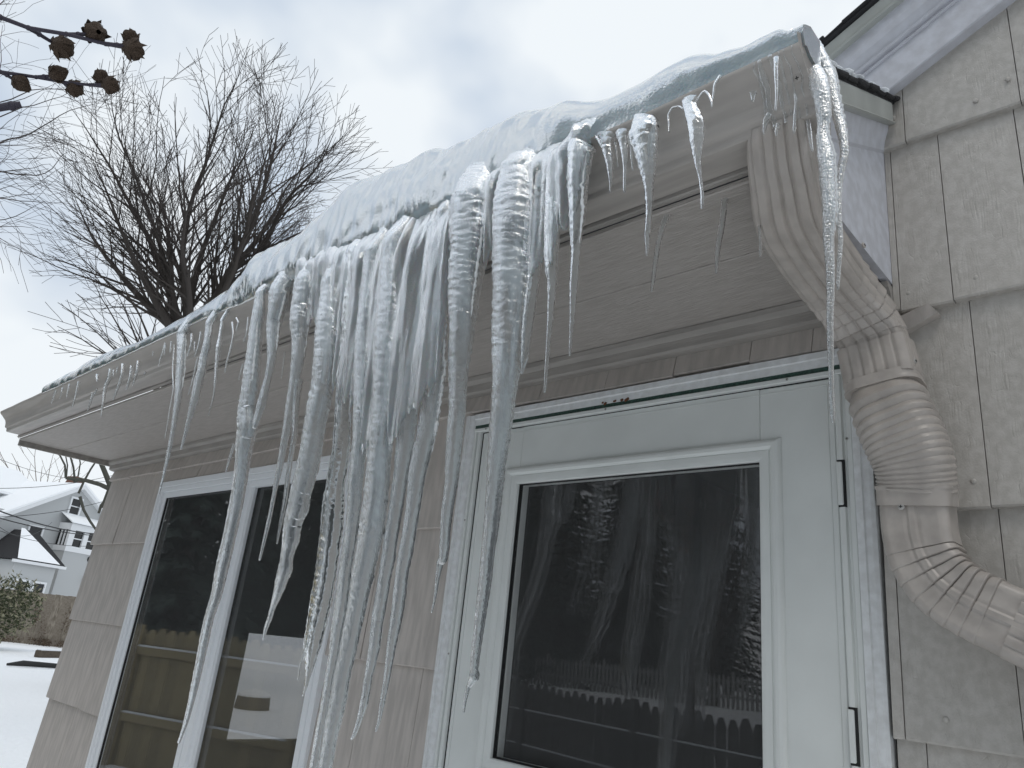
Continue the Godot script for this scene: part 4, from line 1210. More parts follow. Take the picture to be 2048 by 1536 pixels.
# ---------------------------------------------------------------- the street beyond
func _far_house() -> void:
	var A := Vector3(-65.268, 0.000, -17.423)
	var U := Vector3(-0.41, 0, -0.912).normalized()
	var N := Vector3(0.912, 0, -0.41).normalized()
	var h := _thing("clapboard_house", "pale clapboard house with a snowy gable and a bay of windows", "house", A, "")
	var B := Basis(U, Vector3.UP, N)
	var at := func(u: float, y: float, out: float) -> Vector3: return U * u + Vector3.UP * y + N * out
	var block := func(called: String, u0: float, u1: float, y0: float, y1: float, z0: float, z1: float, m: Material) -> Node:
		var g := Geo.new()
		g.box(at.call((u0 + u1) * 0.5, (y0 + y1) * 0.5, (z0 + z1) * 0.5), Vector3(u1 - u0, y1 - y0, z1 - z0), B)
		return _part(called, g, m, h)
	var boards := func(called: String, u0: float, u1: float, y0: float, y1: float, z: float, gable: bool, pk: Vector2, slope: float):
		var g := Geo.new()
		var y := y0
		while y < y1:
			var a := u0
			var b := u1
			if gable:
				a = maxf(u0, pk.x - (pk.y - y) / slope)
				b = minf(u1, pk.x + (pk.y - y) / slope)
			if b > a:
				g.quad(at.call(a, y, z + 0.02), at.call(b, y, z + 0.02), at.call(b, y + 0.16, z), at.call(a, y + 0.16, z))
				g.quad(at.call(a, y, z), at.call(b, y, z), at.call(b, y, z + 0.02), at.call(a, y, z + 0.02))
			y += 0.16
		_tag(_part(called, g, M.siding, h), "", "", "", "stuff")
	var window := func(u0: float, u1: float, y0: float, y1: float, z: float, sash: bool):
		var g := Geo.new()
		for q in [[u0 - 0.14, u0, y0 - 0.14, y1 + 0.14], [u1, u1 + 0.14, y0 - 0.14, y1 + 0.14], [u0, u1, y1, y1 + 0.14], [u0, u1, y0 - 0.14, y0]]:
			g.box(at.call((q[0] + q[1]) * 0.5, (q[2] + q[3]) * 0.5, z + 0.03), Vector3(q[1] - q[0], q[3] - q[2], 0.10), B)
		if sash:
			g.box(at.call((u0 + u1) * 0.5, (y0 + y1) * 0.5, z + 0.03), Vector3(u1 - u0, 0.07, 0.06), B)
		var w := _part("window", g, M.house_trim, h)
		var p := Geo.new()
		p.quad(at.call(u0, y0, z + 0.01), at.call(u1, y0, z + 0.01), at.call(u1, y1, z + 0.01), at.call(u0, y1, z + 0.01))
		_part("glass", p, M.dark_glass, w)
	boards.call("siding", -12.00, 9.00, -1.7, 8.85, 0.0, true, Vector2(0.98, 8.85), 0.585)
	block.call("wall", -5.02, 9.00, -1.8, 5.89, -8.0, -0.02, M.siding)
	var roof_left := Geo.new()
	roof_left.prism([at.call(0.98, 8.95, 0.5), at.call(-6.62, 4.50, 0.5), at.call(-6.62, 4.20, 0.5), at.call(0.98, 8.65, 0.5)], N * -9.0)
	_part("roof", roof_left, M.house_trim, h)
	var cover_left := Geo.new()
	cover_left.prism([at.call(0.98, 9.13, 0.45), at.call(-6.62, 4.68, 0.45), at.call(-6.62, 4.51, 0.45), at.call(0.98, 8.96, 0.45)], N * -9.0)
	_part("roof_snow", cover_left, M.snow, h)
	var roof_right := Geo.new()
	roof_right.prism([at.call(0.98, 8.95, 0.5), at.call(8.58, 4.50, 0.5), at.call(8.58, 4.20, 0.5), at.call(0.98, 8.65, 0.5)], N * -9.0)
	_part("roof", roof_right, M.house_trim, h)
	var cover_right := Geo.new()
	cover_right.prism([at.call(0.98, 9.13, 0.45), at.call(8.58, 4.68, 0.45), at.call(8.58, 4.51, 0.45), at.call(0.98, 8.96, 0.45)], N * -9.0)
	_part("roof_snow", cover_right, M.snow, h)
	window.call(0.56, 1.41, 6.64, 7.81, 0.03, true)
	window.call(-2.27, -1.22, 4.49, 5.07, 0.03, false)
	window.call(1.13, 1.91, 1.12, 2.11, 0.03, true)
	block.call("bay_wall", 0.20, 9.0, -1.7, 3.74, 0.0, 1.2, M.siding)
	boards.call("bay_siding", 0.20, 9.0, -1.7, 3.71, 1.205, false, Vector2.ZERO, 1.0)
	block.call("bay_head", 0.15, 9.0, 5.36, 5.84, 0.0, 1.25, M.house_trim)
	block.call("bay_sill", 0.15, 9.0, 3.74, 4.15, 0.0, 1.28, M.house_trim)
	block.call("bay_glass", 0.25, 9.0, 4.15, 5.36, 0.05, 1.1, M.dark_glass)
	block.call("bay_post", 0.18, 0.68, 4.15, 5.36, 1.0, 1.24, M.house_trim)
	block.call("bay_post", 1.53, 1.97, 4.15, 5.36, 1.0, 1.24, M.house_trim)
	block.call("bay_post", 2.97, 3.29, 4.15, 5.36, 1.0, 1.24, M.house_trim)
	block.call("bay_post", 4.22, 4.57, 4.15, 5.36, 1.0, 1.24, M.house_trim)
	block.call("bay_post", 5.51, 5.86, 4.15, 5.36, 1.0, 1.24, M.house_trim)
	block.call("bay_post", 6.79, 7.14, 4.15, 5.36, 1.0, 1.24, M.house_trim)
	block.call("bay_post", 0.17, 0.28, 4.15, 5.36, 0.35, 0.45, M.house_trim)
	block.call("bay_post", 0.17, 0.28, 4.15, 5.36, 0.70, 0.80, M.house_trim)
	block.call("bay_sash", 0.20, 9.0, 4.71, 4.79, 1.05, 1.16, M.house_trim)
	var bay_roof := Geo.new()
	bay_roof.prism([at.call(-0.05, 5.85, 1.45), at.call(-0.05, 5.95, 1.45), at.call(-0.05, 6.64, 0.0)], U * 9.0)
	_part("bay_roof", bay_roof, M.snow, h)
	block.call("back_door", 3.43, 4.58, -1.6, 2.11, 1.2, 1.25, M.dark_glass)
	block.call("door_trim", 3.27, 3.43, -1.6, 2.26, 1.2, 1.28, M.house_trim)
	block.call("wall_lamp", 2.59, 2.79, 1.58, 2.02, 1.22, 1.45, M.wire)
	var vent := Geo.new()
	vent.ball(at.call(2.68, 3.44, 1.25), Vector3(0.24, 0.24, 0.08), B, 14, 8)
	_part("vent_cap", vent, M.wire, h)
	var porch := Geo.new()
	porch.quad(at.call(-5.40, 2.48, 3.6), at.call(-1.38, 2.48, 3.6), at.call(-2.60, 4.66, 1.4), at.call(-3.40, 4.66, 1.4))
	porch.quad(at.call(-1.38, 2.48, 3.6), at.call(-1.38, 2.48, 0.0), at.call(-2.60, 4.66, 0.0), at.call(-2.60, 4.66, 1.4))
	porch.quad(at.call(-5.40, 2.48, 0.0), at.call(-5.40, 2.48, 3.6), at.call(-3.40, 4.66, 1.4), at.call(-3.40, 4.66, 0.0))
	_part("porch_roof", porch, M.asphalt_shingle, h)
	var porch_snow := Geo.new()
	porch_snow.quad(at.call(-5.30, 2.55, 3.62), at.call(-1.88, 2.55, 3.62), at.call(-3.70, 4.73, 1.44), at.call(-4.00, 4.73, 1.44))
	_part("porch_snow", porch_snow, M.snow, h)
	block.call("porch_wall", -5.10, -1.78, -1.7, 2.43, 0.0, 3.2, M.siding)
	block.call("porch_gutter", -5.50, -1.28, 2.28, 2.47, 3.4, 3.62, M.house_trim)
	window.call(-4.50, -3.70, -0.2, 1.1, 3.22, true)
	window.call(-3.15, -2.35, -0.2, 1.1, 3.22, true)
	var back_roof := Geo.new()
	back_roof.prism([at.call(-8.35, 7.39, -3.5), at.call(-8.35, 7.59, -3.5), at.call(-8.63, 9.99, -7.5)], U * 9.92)
	_part("back_roof", back_roof, M.snow, h)
	block.call("back_wall", -8.35, 1.29, -1.7, 7.39, -8.0, -4.0, M.siding)
	block.call("solar_panel", -4.53, -2.24, 8.44, 9.04, -5.4, -5.2, M.asphalt_shingle)
	block.call("chimney", 2.58, 3.48, 7.35, 10.00, -3.6, -2.6, M.brick_red)


func _wires() -> void:
	for q in [["thick black overhead cable crossing before the gable of the pale house", Vector3(-15.66, 1.56, -1.56), Vector3(-22.65, 1.91, -6.40), 0.15, 0.014],
		["second black overhead cable, just above the bay windows", Vector3(-15.67, 1.38, -1.62), Vector3(-23.59, 1.95, -6.73), 0.12, 0.012],
		["thin overhead wire crossing the attic window of the pale house", Vector3(-21.55, 1.65, -2.79), Vector3(-24.40, 3.20, -7.08), 0.20, 0.008],
		["thin overhead wire over the roof ridge of the pale house", Vector3(-21.53, 2.31, -2.59), Vector3(-26.19, 4.25, -7.65), 0.20, 0.008],
		["fine overhead wire low over the small window of the pale house", Vector3(-19.59, 1.56, -2.40), Vector3(-23.47, 1.78, -7.12), 0.30, 0.006],
		["fine overhead wire against the brushy tree", Vector3(-23.36, 3.57, -2.90), Vector3(-26.20, 3.99, -7.73), 0.30, 0.006],
		["sagging service wire ending under the eave of the bay", Vector3(-23.33, 1.69, -4.08), Vector3(-38.38, 3.37, -9.45), 0.40, 0.008]]:
		var g := Geo.new()
		var p := PackedVector3Array()
		var r := PackedFloat32Array()
		for k in 21:
			var f := k / 20.0
			p.append(q[1].lerp(q[2], f) - Vector3(0, q[3] * 4.0 * f * (1.0 - f), 0))
			r.append(q[4])
		g.tube(p, r, 5)
		_tag(_part("overhead_wire", g, M.wire, self), q[0], "wire", "overhead wires")


func _fence(called: String, label: String, a: Vector3, b: Vector3, pitch: float, width: float, top: float, rails: Array, m: Material, pointed: float, rail_out: float, snow: bool, cap := false) -> void:
	var t := _thing(called, label, "fence", a)
	var u := (b - a)
	u.y = 0
	var length := u.length()
	u = u.normalized()
	var n := Vector3(-u.z, 0, u.x)
	var B := Basis(u, Vector3.UP, n)
	var shapes := []
	for v in 4:
		var g := Geo.new()
		var w := width * 0.5 * (1.0 + 0.04 * v)
		var hgt := top + 0.012 * v
		g.prism([Vector3(-w, 0, 0), Vector3(w, 0, 0), Vector3(w, hgt - pointed, 0), Vector3(w * 0.42, hgt, 0), Vector3(-w * 0.42, hgt, 0), Vector3(-w, hgt - pointed, 0)].map(func(p): return B * p), n * 0.018)
		shapes.append(g.mesh())
	var cnt := mini(299, int(length / pitch))
	for k in cnt:
		var p := u * pitch * k
		p.y = _land(a.x + p.x, a.z + p.z) - a.y - 0.02
		var o := _part("board", shapes[rng.randi() % 4], M[m.resource_name + "_b"] if M.has(m.resource_name + "_b") and rng.randf() < 0.4 else m, t)
		o.position = p
	for y in rails:
		_boxed("rail", u * length * 0.5 + n * rail_out + Vector3(0, y, 0), Vector3(length, 0.085, 0.04), m, t, 0.004, B)
		if snow:
			_boxed("rail_snow", u * length * 0.5 + n * (rail_out + signf(rail_out) * 0.002) + Vector3(0, y + 0.052, 0), Vector3(length, 0.02, 0.042), M.old_snow, t, 0.006, B)
	var posts := int(length / 2.4) + 1
	for k in posts + 1:
		_boxed("post", u * minf(length, 2.4 * k) + n * rail_out * 1.6 + Vector3(0, top * 0.5, 0), Vector3(0.09, top + 0.06, 0.09), m, t, 0.008, B)


func _leafy(g: Geo, at: Vector3, size: Vector3, count: int, leaf: float, rr: RandomNumberGenerator, droop := 0.0) -> void:
	for k in count:
		var d := Vector3(rr.randfn(), rr.randfn(), rr.randfn()).normalized() * pow(rr.randf(), 0.35)
		var c := at + d * size * (1.0 + 0.3 * noise.get_noise_3d(d.x * 60.0, d.y * 60.0, d.z * 60.0))
		var a := Vector3(rr.randf_range(-1, 1), rr.randf_range(-1, 1) - droop, rr.randf_range(-1, 1)).normalized()
		var b := a.cross(Vector3(rr.randf_range(-1, 1), rr.randf_range(-1, 1), rr.randf_range(-1, 1))).normalized()
		var l := leaf * rr.randf_range(0.6, 1.3)
		g.quad(c - a * l, c - b * l * 0.35, c + a * l, c + b * l * 0.35)


func _conifer(label: String, base: Vector3, height: float, width: float, s: int) -> void:
	var t := _thing("conifer", label, "tree", base, "dark conifers behind the yard")
	var rr := RandomNumberGenerator.new()
	rr.seed = s
	var tr := Geo.new()
	tr.tube(PackedVector3Array([Vector3(0, -0.3, 0), Vector3(0, height * 0.5, 0), Vector3(0, height * 0.97, 0)]), PackedFloat32Array([0.22, 0.13, 0.02]), 8)
	_part("trunk", tr, M.bark, t)
	var g := Geo.new()
	var y := 0.7
	while y < height:
		var reach := width * (1.0 - y / height) + 0.15
		for k in int(6 + 5 * reach):
			var a := rr.randf() * TAU
			var l := reach * rr.randf_range(0.6, 1.1)
			var out := Vector3(cos(a), -0.22, sin(a))
			for j in int(4 + 7 * l):
				var f := (j + rr.randf()) / (4 + 7 * l)
				var c := Vector3(0, y, 0) + out * l * f
				var side := Vector3(-sin(a), 0, cos(a)) * rr.randf_range(-1, 1) + Vector3(0, rr.randf_range(-0.9, 0.2), 0)
				var w := 0.30 * (1.1 - f * 0.6)
				var tipv := (out * 0.6 + side).normalized() * w
				var b := tipv.cross(Vector3(rr.randf_range(-1, 1), rr.randf_range(-1, 1), rr.randf_range(-1, 1))).normalized() * w * 0.3
				g.tri(c - b, c + b, c + tipv * 1.3)
		y += 0.30
	_tag(_part("foliage", g, M.needles, t), "", "", "", "stuff")


func _yard() -> void:
	# what the door and window panes mirror: fences, conifers and bare trees behind the camera; the right-hand conifers only block sky light
	_fence("dark_picket_fence", "dark picket fence with snow on its rail, mirrored in the door glass", Vector3(-13.0, GROUND, 9.2), Vector3(0.5, GROUND, 6.5), 0.175, 0.15, 1.17, [0.74, 0.25], M.dark_picket, 0.10, -0.03, true)
	_fence("tan_board_fence", "tan board fence with two rails, mirrored in the window panes", Vector3(-11.6, GROUND, 1.75), Vector3(-5.6, GROUND, 3.9), 0.15, 0.135, 1.45, [1.20, 0.50], M.tan_board, 0.07, -0.035, true)
	_fence("white_picket_fence", "low white picket fence on the snow bank far behind the dark fence", Vector3(-22.0, -0.95, 22.0), Vector3(-6.0, -0.95, 25.0), 0.16, 0.085, 1.02, [0.75, 0.25], M.white_picket, 0.05, 0.03, false)
	var spots := [[-20.5, 24.0, 17.0, 3.6], [-25.0, 27.0, 18.0, 4.0], [-17.0, 31.0, 15.0, 3.0], [-29.5, 29.0, 18.0, 4.0], [-28.0, 8.0, 14.0, 3.4], [-20.5, 9.5, 12.0, 3.2], [-26.0, 3.5, 13.0, 3.2], [-15.5, 5.6, 10.5, 2.8], [-23.0, 33.0, 19.0, 4.4], [-13.5, 36.0, 16.0, 3.4], [-9.5, 33.0, 15.0, 3.4], [2.5, 16.0, 15.0, 3.4], [6.0, 12.0, 14.0, 3.2], [-4.5, 27.0, 16.0, 3.6], [9.0, 8.0, 13.0, 3.0], [7.0, 19.0, 16.0, 3.6], [12.0, 13.0, 15.0, 3.4], [-26.5, 15.5, 15.0, 3.6], [-32.0, 17.0, 16.0, 3.8], [-22.5, 15.0, 14.0, 3.2], [-18.0, 26.0, 16.0, 3.2], [-22.5, 23.0, 17.0, 3.4], [-36.0, 14.5, 15.0, 3.6]]  # unseen conifers on the right are added to cut sky light on the wall
	var names := ["nearest dark conifer behind the picket fence, mirrored at the left of the door glass", "tall dark conifer second from the left in the door glass", "dark conifer mirrored in the middle of the door glass", "dark conifer behind the tan fence, farther back", "broad dark conifer mirrored in the left window pane", "short dark conifer between the two fences", "dark conifer mirrored high in the left window pane", "small dark conifer just behind the tan fence", "farthest dark conifer behind the yard", "thin dark conifer far behind the picket fence", "dark conifer mirrored right of the middle of the door glass", "unseen conifer added behind the right end of the picket fence to block sky light", "second unseen conifer added behind the right fence end to block sky light", "far unseen conifer added between the bare trees to block sky light", "unseen conifer added nearest the right side of the yard to block sky light", "tall unseen conifer added at the far right of the yard to block sky light", "outermost unseen conifer added on the right of the yard to block sky light", "dark conifer mirrored high in the right window pane", "dark conifer behind the others of the right window pane", "dark conifer between the fences, mirrored near the window jamb", "dark conifer mirrored above the white picket fence", "dark conifer mirrored left above the white picket fence", "dark conifer far out beyond the tan fence"]
	for k in spots.size():
		var q: Array = spots[k]
		_conifer(names[k], Vector3(q[0], _land(q[0], q[1]), q[1]), q[2], q[3], 300 + k)
	var how := {"step": 0.5, "wander": 0.12, "lift": 0.01, "bare": 0.2, "dense": 0.6, "angle": 0.6, "depth": 3, "min_r": 0.009, "shortest": 0.4, "rise": 0.3, "limb": 0.3, "shrink": 0.45, "lmin": 0.35, "lmax": 0.62}
	var k := 0
	for q in [[-11.0, 18.0, "slender bare tree mirrored at the right of the door glass"], [-9.0, 22.0, "bare tree far behind the picket fence, mirrored near the hinge side"], [-13.5, 24.0, "bare tree between the conifers, mirrored in the door glass"], [-7.0, 17.0, "bare tree on the snow bank, mirrored at the edge of the door glass"], [-17.5, 33.0, "farthest bare tree on the snow bank behind the yard"]]:
		var base := Vector3(q[0], _land(q[0], q[1]) - 0.1, q[1])
		var f := base + Vector3(0.2, 2.2, 0)
		var ends := []
		var rr := RandomNumberGenerator.new()
		rr.seed = 70 + k
		for j in 9:
			ends.append(f + Vector3(rr.randf_range(-2.8, 2.8), rr.randf_range(1.5, 5.0), rr.randf_range(-2.8, 2.8)))
		_tree("bare_tree", q[2], base, f, ends, 0.16, how, M.bark, M.twig, 90 + k)
		k += 1


func _street() -> void:
	_fence("wooden_fence", "weathered wooden fence hung with dead ivy behind the snowy lawn", Vector3(-36.00, -1.62, -6.56), Vector3(-32.46, -1.62, -11.94), 0.155, 0.15, 1.92, [1.85, 1.0, 0.16], M.grey_board, 0.0, -0.04, false)
	var rr := RandomNumberGenerator.new()
	rr.seed = 8
	var a: Vector3 = Vector3(-36.00, -1.62, -6.56)
	var b: Vector3 = Vector3(-32.46, -1.62, -11.94)
	var dir := (b - a).normalized()
	var nr := Vector3(dir.z, 0, -dir.x)
	if nr.x < 0: nr = -nr
	var iv := Geo.new()
	for k in 16:
		var f := rr.randf()
		var p := a.lerp(b, f)
		p.y = GROUND + rr.randf_range(0.2, 1.9)
		_leafy(iv, p + nr * 0.12, Vector3(0.35, 0.5, 0.12), 70, 0.045, rr, 1.0)
	for k in 40:
		_leafy(iv, a.lerp(b, rr.randf()) + nr * 0.2 + Vector3(0, 0.1, 0), Vector3(0.4, 0.16, 0.2), 30, 0.05, rr)
	var ivy := _part("dead_ivy", iv, M.ivy, self)
	_tag(ivy, "brown dead ivy and litter clinging along the weathered fence", "ivy", "", "stuff")
	var sh := _thing("variegated_shrub", "cream and green leafy shrub in front of the weathered fence", "shrub", Vector3(-29.48, -1.62, -6.43))
	for q in [["dark_leaves", M.shrub_dark, 1500, 0.0], ["pale_leaves", M.shrub_pale, 900, 0.12]]:
		var g := Geo.new()
		_leafy(g, Vector3(0, 1.35, 0), Vector3(0.95, 0.95, 0.95) + Vector3.ONE * q[3], q[2], 0.075, rr)
		_leafy(g, Vector3(0.2, 0.7, 0.7), Vector3(0.6, 0.6, 0.6) + Vector3.ONE * q[3], q[2] / 2, 0.08, rr)
		_tag(_part(q[0], g, q[1], sh), "", "", "", "stuff")
	var pl := _thing("plank", "dark plank lying on the snow near the corner of the wall", "plank", Vector3(-27.09, -1.62, -7.73))
	_boxed("plank_board", Vector3(0, 0.10, 0), Vector3(0.22, 0.20, 1.9), M.plank, pl, 0.01, Basis(Vector3.UP, 0.43))
	_boxed("snow_cover", Vector3(0, 0.215, 0), Vector3(0.20, 0.03, 1.85), M.old_snow, pl, 0.01, Basis(Vector3.UP, 0.43))
	var ed := _thing("garden_edging", "black edging strip poking out of the snowy lawn", "edging", Vector3(-22.40, -1.62, -5.49))
	var eg := Geo.new()
	eg.tube(PackedVector3Array([Vector3(0.05, 0.06, 0.55), Vector3(0.0, 0.10, 0.2), Vector3(0, 0.085, -0.5), Vector3(-0.05, 0.05, -1.3), Vector3(-0.1, 0.02, -2.2)]), PackedFloat32Array([0.03, 0.07, 0.06, 0.05, 0.02]), 8)
	_part("edging_strip", eg, M.wire, ed)
	var kn := Geo.new()
	kn.ball(Vector3(0.1, 0.09, 0.95), Vector3(0.13, 0.09, 0.13), Basis.IDENTITY, 12, 8)
	_part("edging_knob", kn, M.wire, ed)
	var stump := _thing("tree_stump", "snow-capped tree stump seen through the right window pane", "stump", Vector3(-14.61, -1.62, -7.29))
	var sg := Geo.new()
	sg.tube(PackedVector3Array([Vector3(0, -0.1, 0), Vector3(0, 0.27, 0)]), PackedFloat32Array([0.36, 0.32]), 16)
	_part("wood", sg, M.bark, stump)
	var sc := Geo.new()
	sc.ball(Vector3(0, 0.27, 0), Vector3(0.33, 0.12, 0.33), Basis.IDENTITY, 14, 8)
	_part("snow_cap", sc, M.snow, stump)


func _ready() -> void:
	rng.seed = 5
	noise.seed = 17
	noise.frequency = 0.1
	noise.fractal_octaves = 3
	fine.seed = 29
	fine.frequency = 0.1
	fine.fractal_octaves = 2
	_setting()
	_materials()
	_ground()
	_house()
	_far_house()
	_trees()
	_gutter()
	_spout()
	_ice_mass()
	_trickles()
	_icicles()
	_street()
	_yard()
	_wires()
	_pods()
	_clear_notes(self)


func _clear_notes(o: Node) -> void:
	if o.has_meta("used_names"): o.remove_meta("used_names")
	for k in o.get_children(): _clear_notes(k)


func _icicles() -> void:
	_icicle("slender icicle that ends in a needle tip before the upper corner of the window", "large icicles of the frozen curtain on the gutter", 0.45, [-2.0719, 0.7589, 0.5400, 0.0164, -2.0681, 0.7456, 0.5398, 0.0151, -2.0502, 0.7097, 0.5388, 0.0151, -2.0328, 0.6612, 0.5372, 0.0137, -2.0186, 0.6160, 0.5354, 0.0128, -1.9983, 0.5566, 0.5327, 0.0108, -1.9939, 0.5193, 0.5309, 0.0093, -1.9865, 0.4559, 0.5277, 0.0065, -1.9851, 0.3974, 0.5245, 0.0059, -1.9883, 0.3457, 0.5215, 0.0035, -1.9912, 0.3051, 0.5191, 0.0026, -1.9938, 0.2896, 0.5182, 0.0007])
	_icicle("milky curved icicle second from the slender needle one, ending over the soffit", "large icicles of the frozen curtain on the gutter", 0.60, [-1.9012, 0.7523, 0.5400, 0.0121, -1.8990, 0.7356, 0.5397, 0.0109, -1.8906, 0.7046, 0.5389, 0.0108, -1.8874, 0.6765, 0.5380, 0.0122, -1.8891, 0.6484, 0.5369, 0.0121, -1.8849, 0.6068, 0.5352, 0.0131, -1.8899, 0.5799, 0.5341, 0.0130, -1.8889, 0.5398, 0.5322, 0.0120, -1.8936, 0.5187, 0.5312, 0.0109, -1.9002, 0.4791, 0.5292, 0.0070, -1.9044, 0.4462, 0.5275, 0.0052, -1.9117, 0.4007, 0.5250, 0.0007])
	_icicle("thin forked icicle with a wire-thin end hanging over the striped soffit", "large icicles of the frozen curtain on the gutter", 0.20, [-1.8274, 0.7425, 0.5400, 0.0053, -1.8244, 0.7331, 0.5399, 0.0047, -1.8151, 0.6882, 0.5391, 0.0059, -1.8102, 0.6605, 0.5385, 0.0085, -1.8002, 0.6170, 0.5374, 0.0056, -1.7836, 0.5613, 0.5358, 0.0045, -1.7767, 0.5217, 0.5345, 0.0023, -1.7817, 0.4729, 0.5329, 0.0007])
	_icicle("long straight icicle running down beside the white window mullion", "large icicles of the frozen curtain on the gutter", 0.80, [-1.6113, 0.7597, 0.5550, 0.0129, -1.6083, 0.7415, 0.5544, 0.0134, -1.6027, 0.7020, 0.5521, 0.0166, -1.6013, 0.6643, 0.5495, 0.0173, -1.5951, 0.6137, 0.5454, 0.0188, -1.5915, 0.5647, 0.5411, 0.0201, -1.5880, 0.5167, 0.5365, 0.0210, -1.5894, 0.4620, 0.5309, 0.0229, -1.5758, 0.4147, 0.5258, 0.0247, -1.5814, 0.3922, 0.5233, 0.0227, -1.5822, 0.3477, 0.5182, 0.0184, -1.5821, 0.3038, 0.5130, 0.0167, -1.5869, 0.2607, 0.5078, 0.0161, -1.5935, 0.2182, 0.5025, 0.0158, -1.6028, 0.1760, 0.4971, 0.0155, -1.6104, 0.1470, 0.4933, 0.0157, -1.6228, 0.1063, 0.4880, 0.0150, -1.6339, 0.0541, 0.4809, 0.0128, -1.6472, 0.0016, 0.4790, 0.0110, -1.6460, -0.0392, 0.4790, 0.0113, -1.6424, -0.0923, 0.4790, 0.0095, -1.6412, -0.1492, 0.4790, 0.0079, -1.6427, -0.2042, 0.4790, 0.0054, -1.6552, -0.2510, 0.4790, 0.0007])
	_icicle("flat white blade of ice fused to the right side of the long straight icicle", "large icicles of the frozen curtain on the gutter", 0.85, [-1.5347, 0.7504, 0.5450, 0.0270, -1.5327, 0.7262, 0.5445, 0.0258, -1.5332, 0.7017, 0.5439, 0.0235, -1.5352, 0.6650, 0.5426, 0.0185, -1.5263, 0.6252, 0.5411, 0.0151, -1.5130, 0.5744, 0.5389, 0.0112, -1.5129, 0.5273, 0.5367, 0.0090, -1.5173, 0.4970, 0.5352, 0.0105, -1.5212, 0.4623, 0.5334, 0.0115, -1.5364, 0.4085, 0.5306, 0.0007])
	_icicle("narrow two-toned icicle with a bent bubbly tip over the dark window pane", "large icicles of the frozen curtain on the gutter", 0.45, [-1.4155, 0.7416, 0.5500, 0.0244, -1.4136, 0.7186, 0.5493, 0.0248, -1.4146, 0.6710, 0.5469, 0.0236, -1.4070, 0.6344, 0.5447, 0.0244, -1.4007, 0.5977, 0.5422, 0.0186, -1.3949, 0.5514, 0.5388, 0.0166, -1.3967, 0.5075, 0.5353, 0.0122, -1.3984, 0.4642, 0.5317, 0.0111, -1.4012, 0.4359, 0.5292, 0.0108, -1.4031, 0.3937, 0.5254, 0.0096, -1.4082, 0.3524, 0.5215, 0.0079, -1.4121, 0.3114, 0.5176, 0.0072, -1.4193, 0.2711, 0.5136, 0.0049, -1.4251, 0.2311, 0.5095, 0.0044, -1.4325, 0.1915, 0.5053, 0.0046, -1.4494, 0.1232, 0.4980, 0.0007])
	_icicle("thin dark-edged icicle squeezed behind the bent bubbly one", "large icicles of the frozen curtain on the gutter", 0.10, [-1.3958, 0.5039, 0.5250, 0.0102, -1.3912, 0.4577, 0.5236, 0.0081, -1.3757, 0.3810, 0.5199, 0.0064, -1.3775, 0.3289, 0.5169, 0.0059, -1.3768, 0.2880, 0.5144, 0.0054, -1.3744, 0.2478, 0.5118, 0.0048, -1.3782, 0.1984, 0.5084, 0.0038, -1.3807, 0.1726, 0.5065, 0.0029, -1.3816, 0.1548, 0.5052, 0.0007])
	_icicle("broad twisting icicle with a dark see-through foot before the window", "large icicles of the frozen curtain on the gutter", 0.70, [-1.3030, 0.7079, 0.5550, 0.0173, -1.3007, 0.6859, 0.5543, 0.0172, -1.2879, 0.6148, 0.5506, 0.0244, -1.2813, 0.5698, 0.5476, 0.0261, -1.2744, 0.5259, 0.5444, 0.0263, -1.2722, 0.4944, 0.5420, 0.0257, -1.2730, 0.4638, 0.5395, 0.0236, -1.2760, 0.4266, 0.5363, 0.0254, -1.2808, 0.3963, 0.5337, 0.0236, -1.2848, 0.3672, 0.5310, 0.0237, -1.2867, 0.3380, 0.5283, 0.0240, -1.2904, 0.3093, 0.5256, 0.0246, -1.2979, 0.2801, 0.5228, 0.0231, -1.3075, 0.2522, 0.5200, 0.0226, -1.3103, 0.2240, 0.5172, 0.0232, -1.3194, 0.2049, 0.5153, 0.0201, -1.3242, 0.1867, 0.5134, 0.0191, -1.3242, 0.1617, 0.5108, 0.0182, -1.3294, 0.1427, 0.5087, 0.0144, -1.3328, 0.1238, 0.5067, 0.0135, -1.3328, 0.1058, 0.5048, 0.0153, -1.3416, 0.0870, 0.5027, 0.0134, -1.3475, 0.0691, 0.5008, 0.0113, -1.3551, 0.0502, 0.4987, 0.0083, -1.3642, 0.0322, 0.4967, 0.0056, -1.3705, 0.0134, 0.4945, 0.0051, -1.3802, -0.0046, 0.4925, 0.0044, -1.3833, -0.0233, 0.4916, 0.0025, -1.3825, -0.0288, 0.4916, 0.0007])
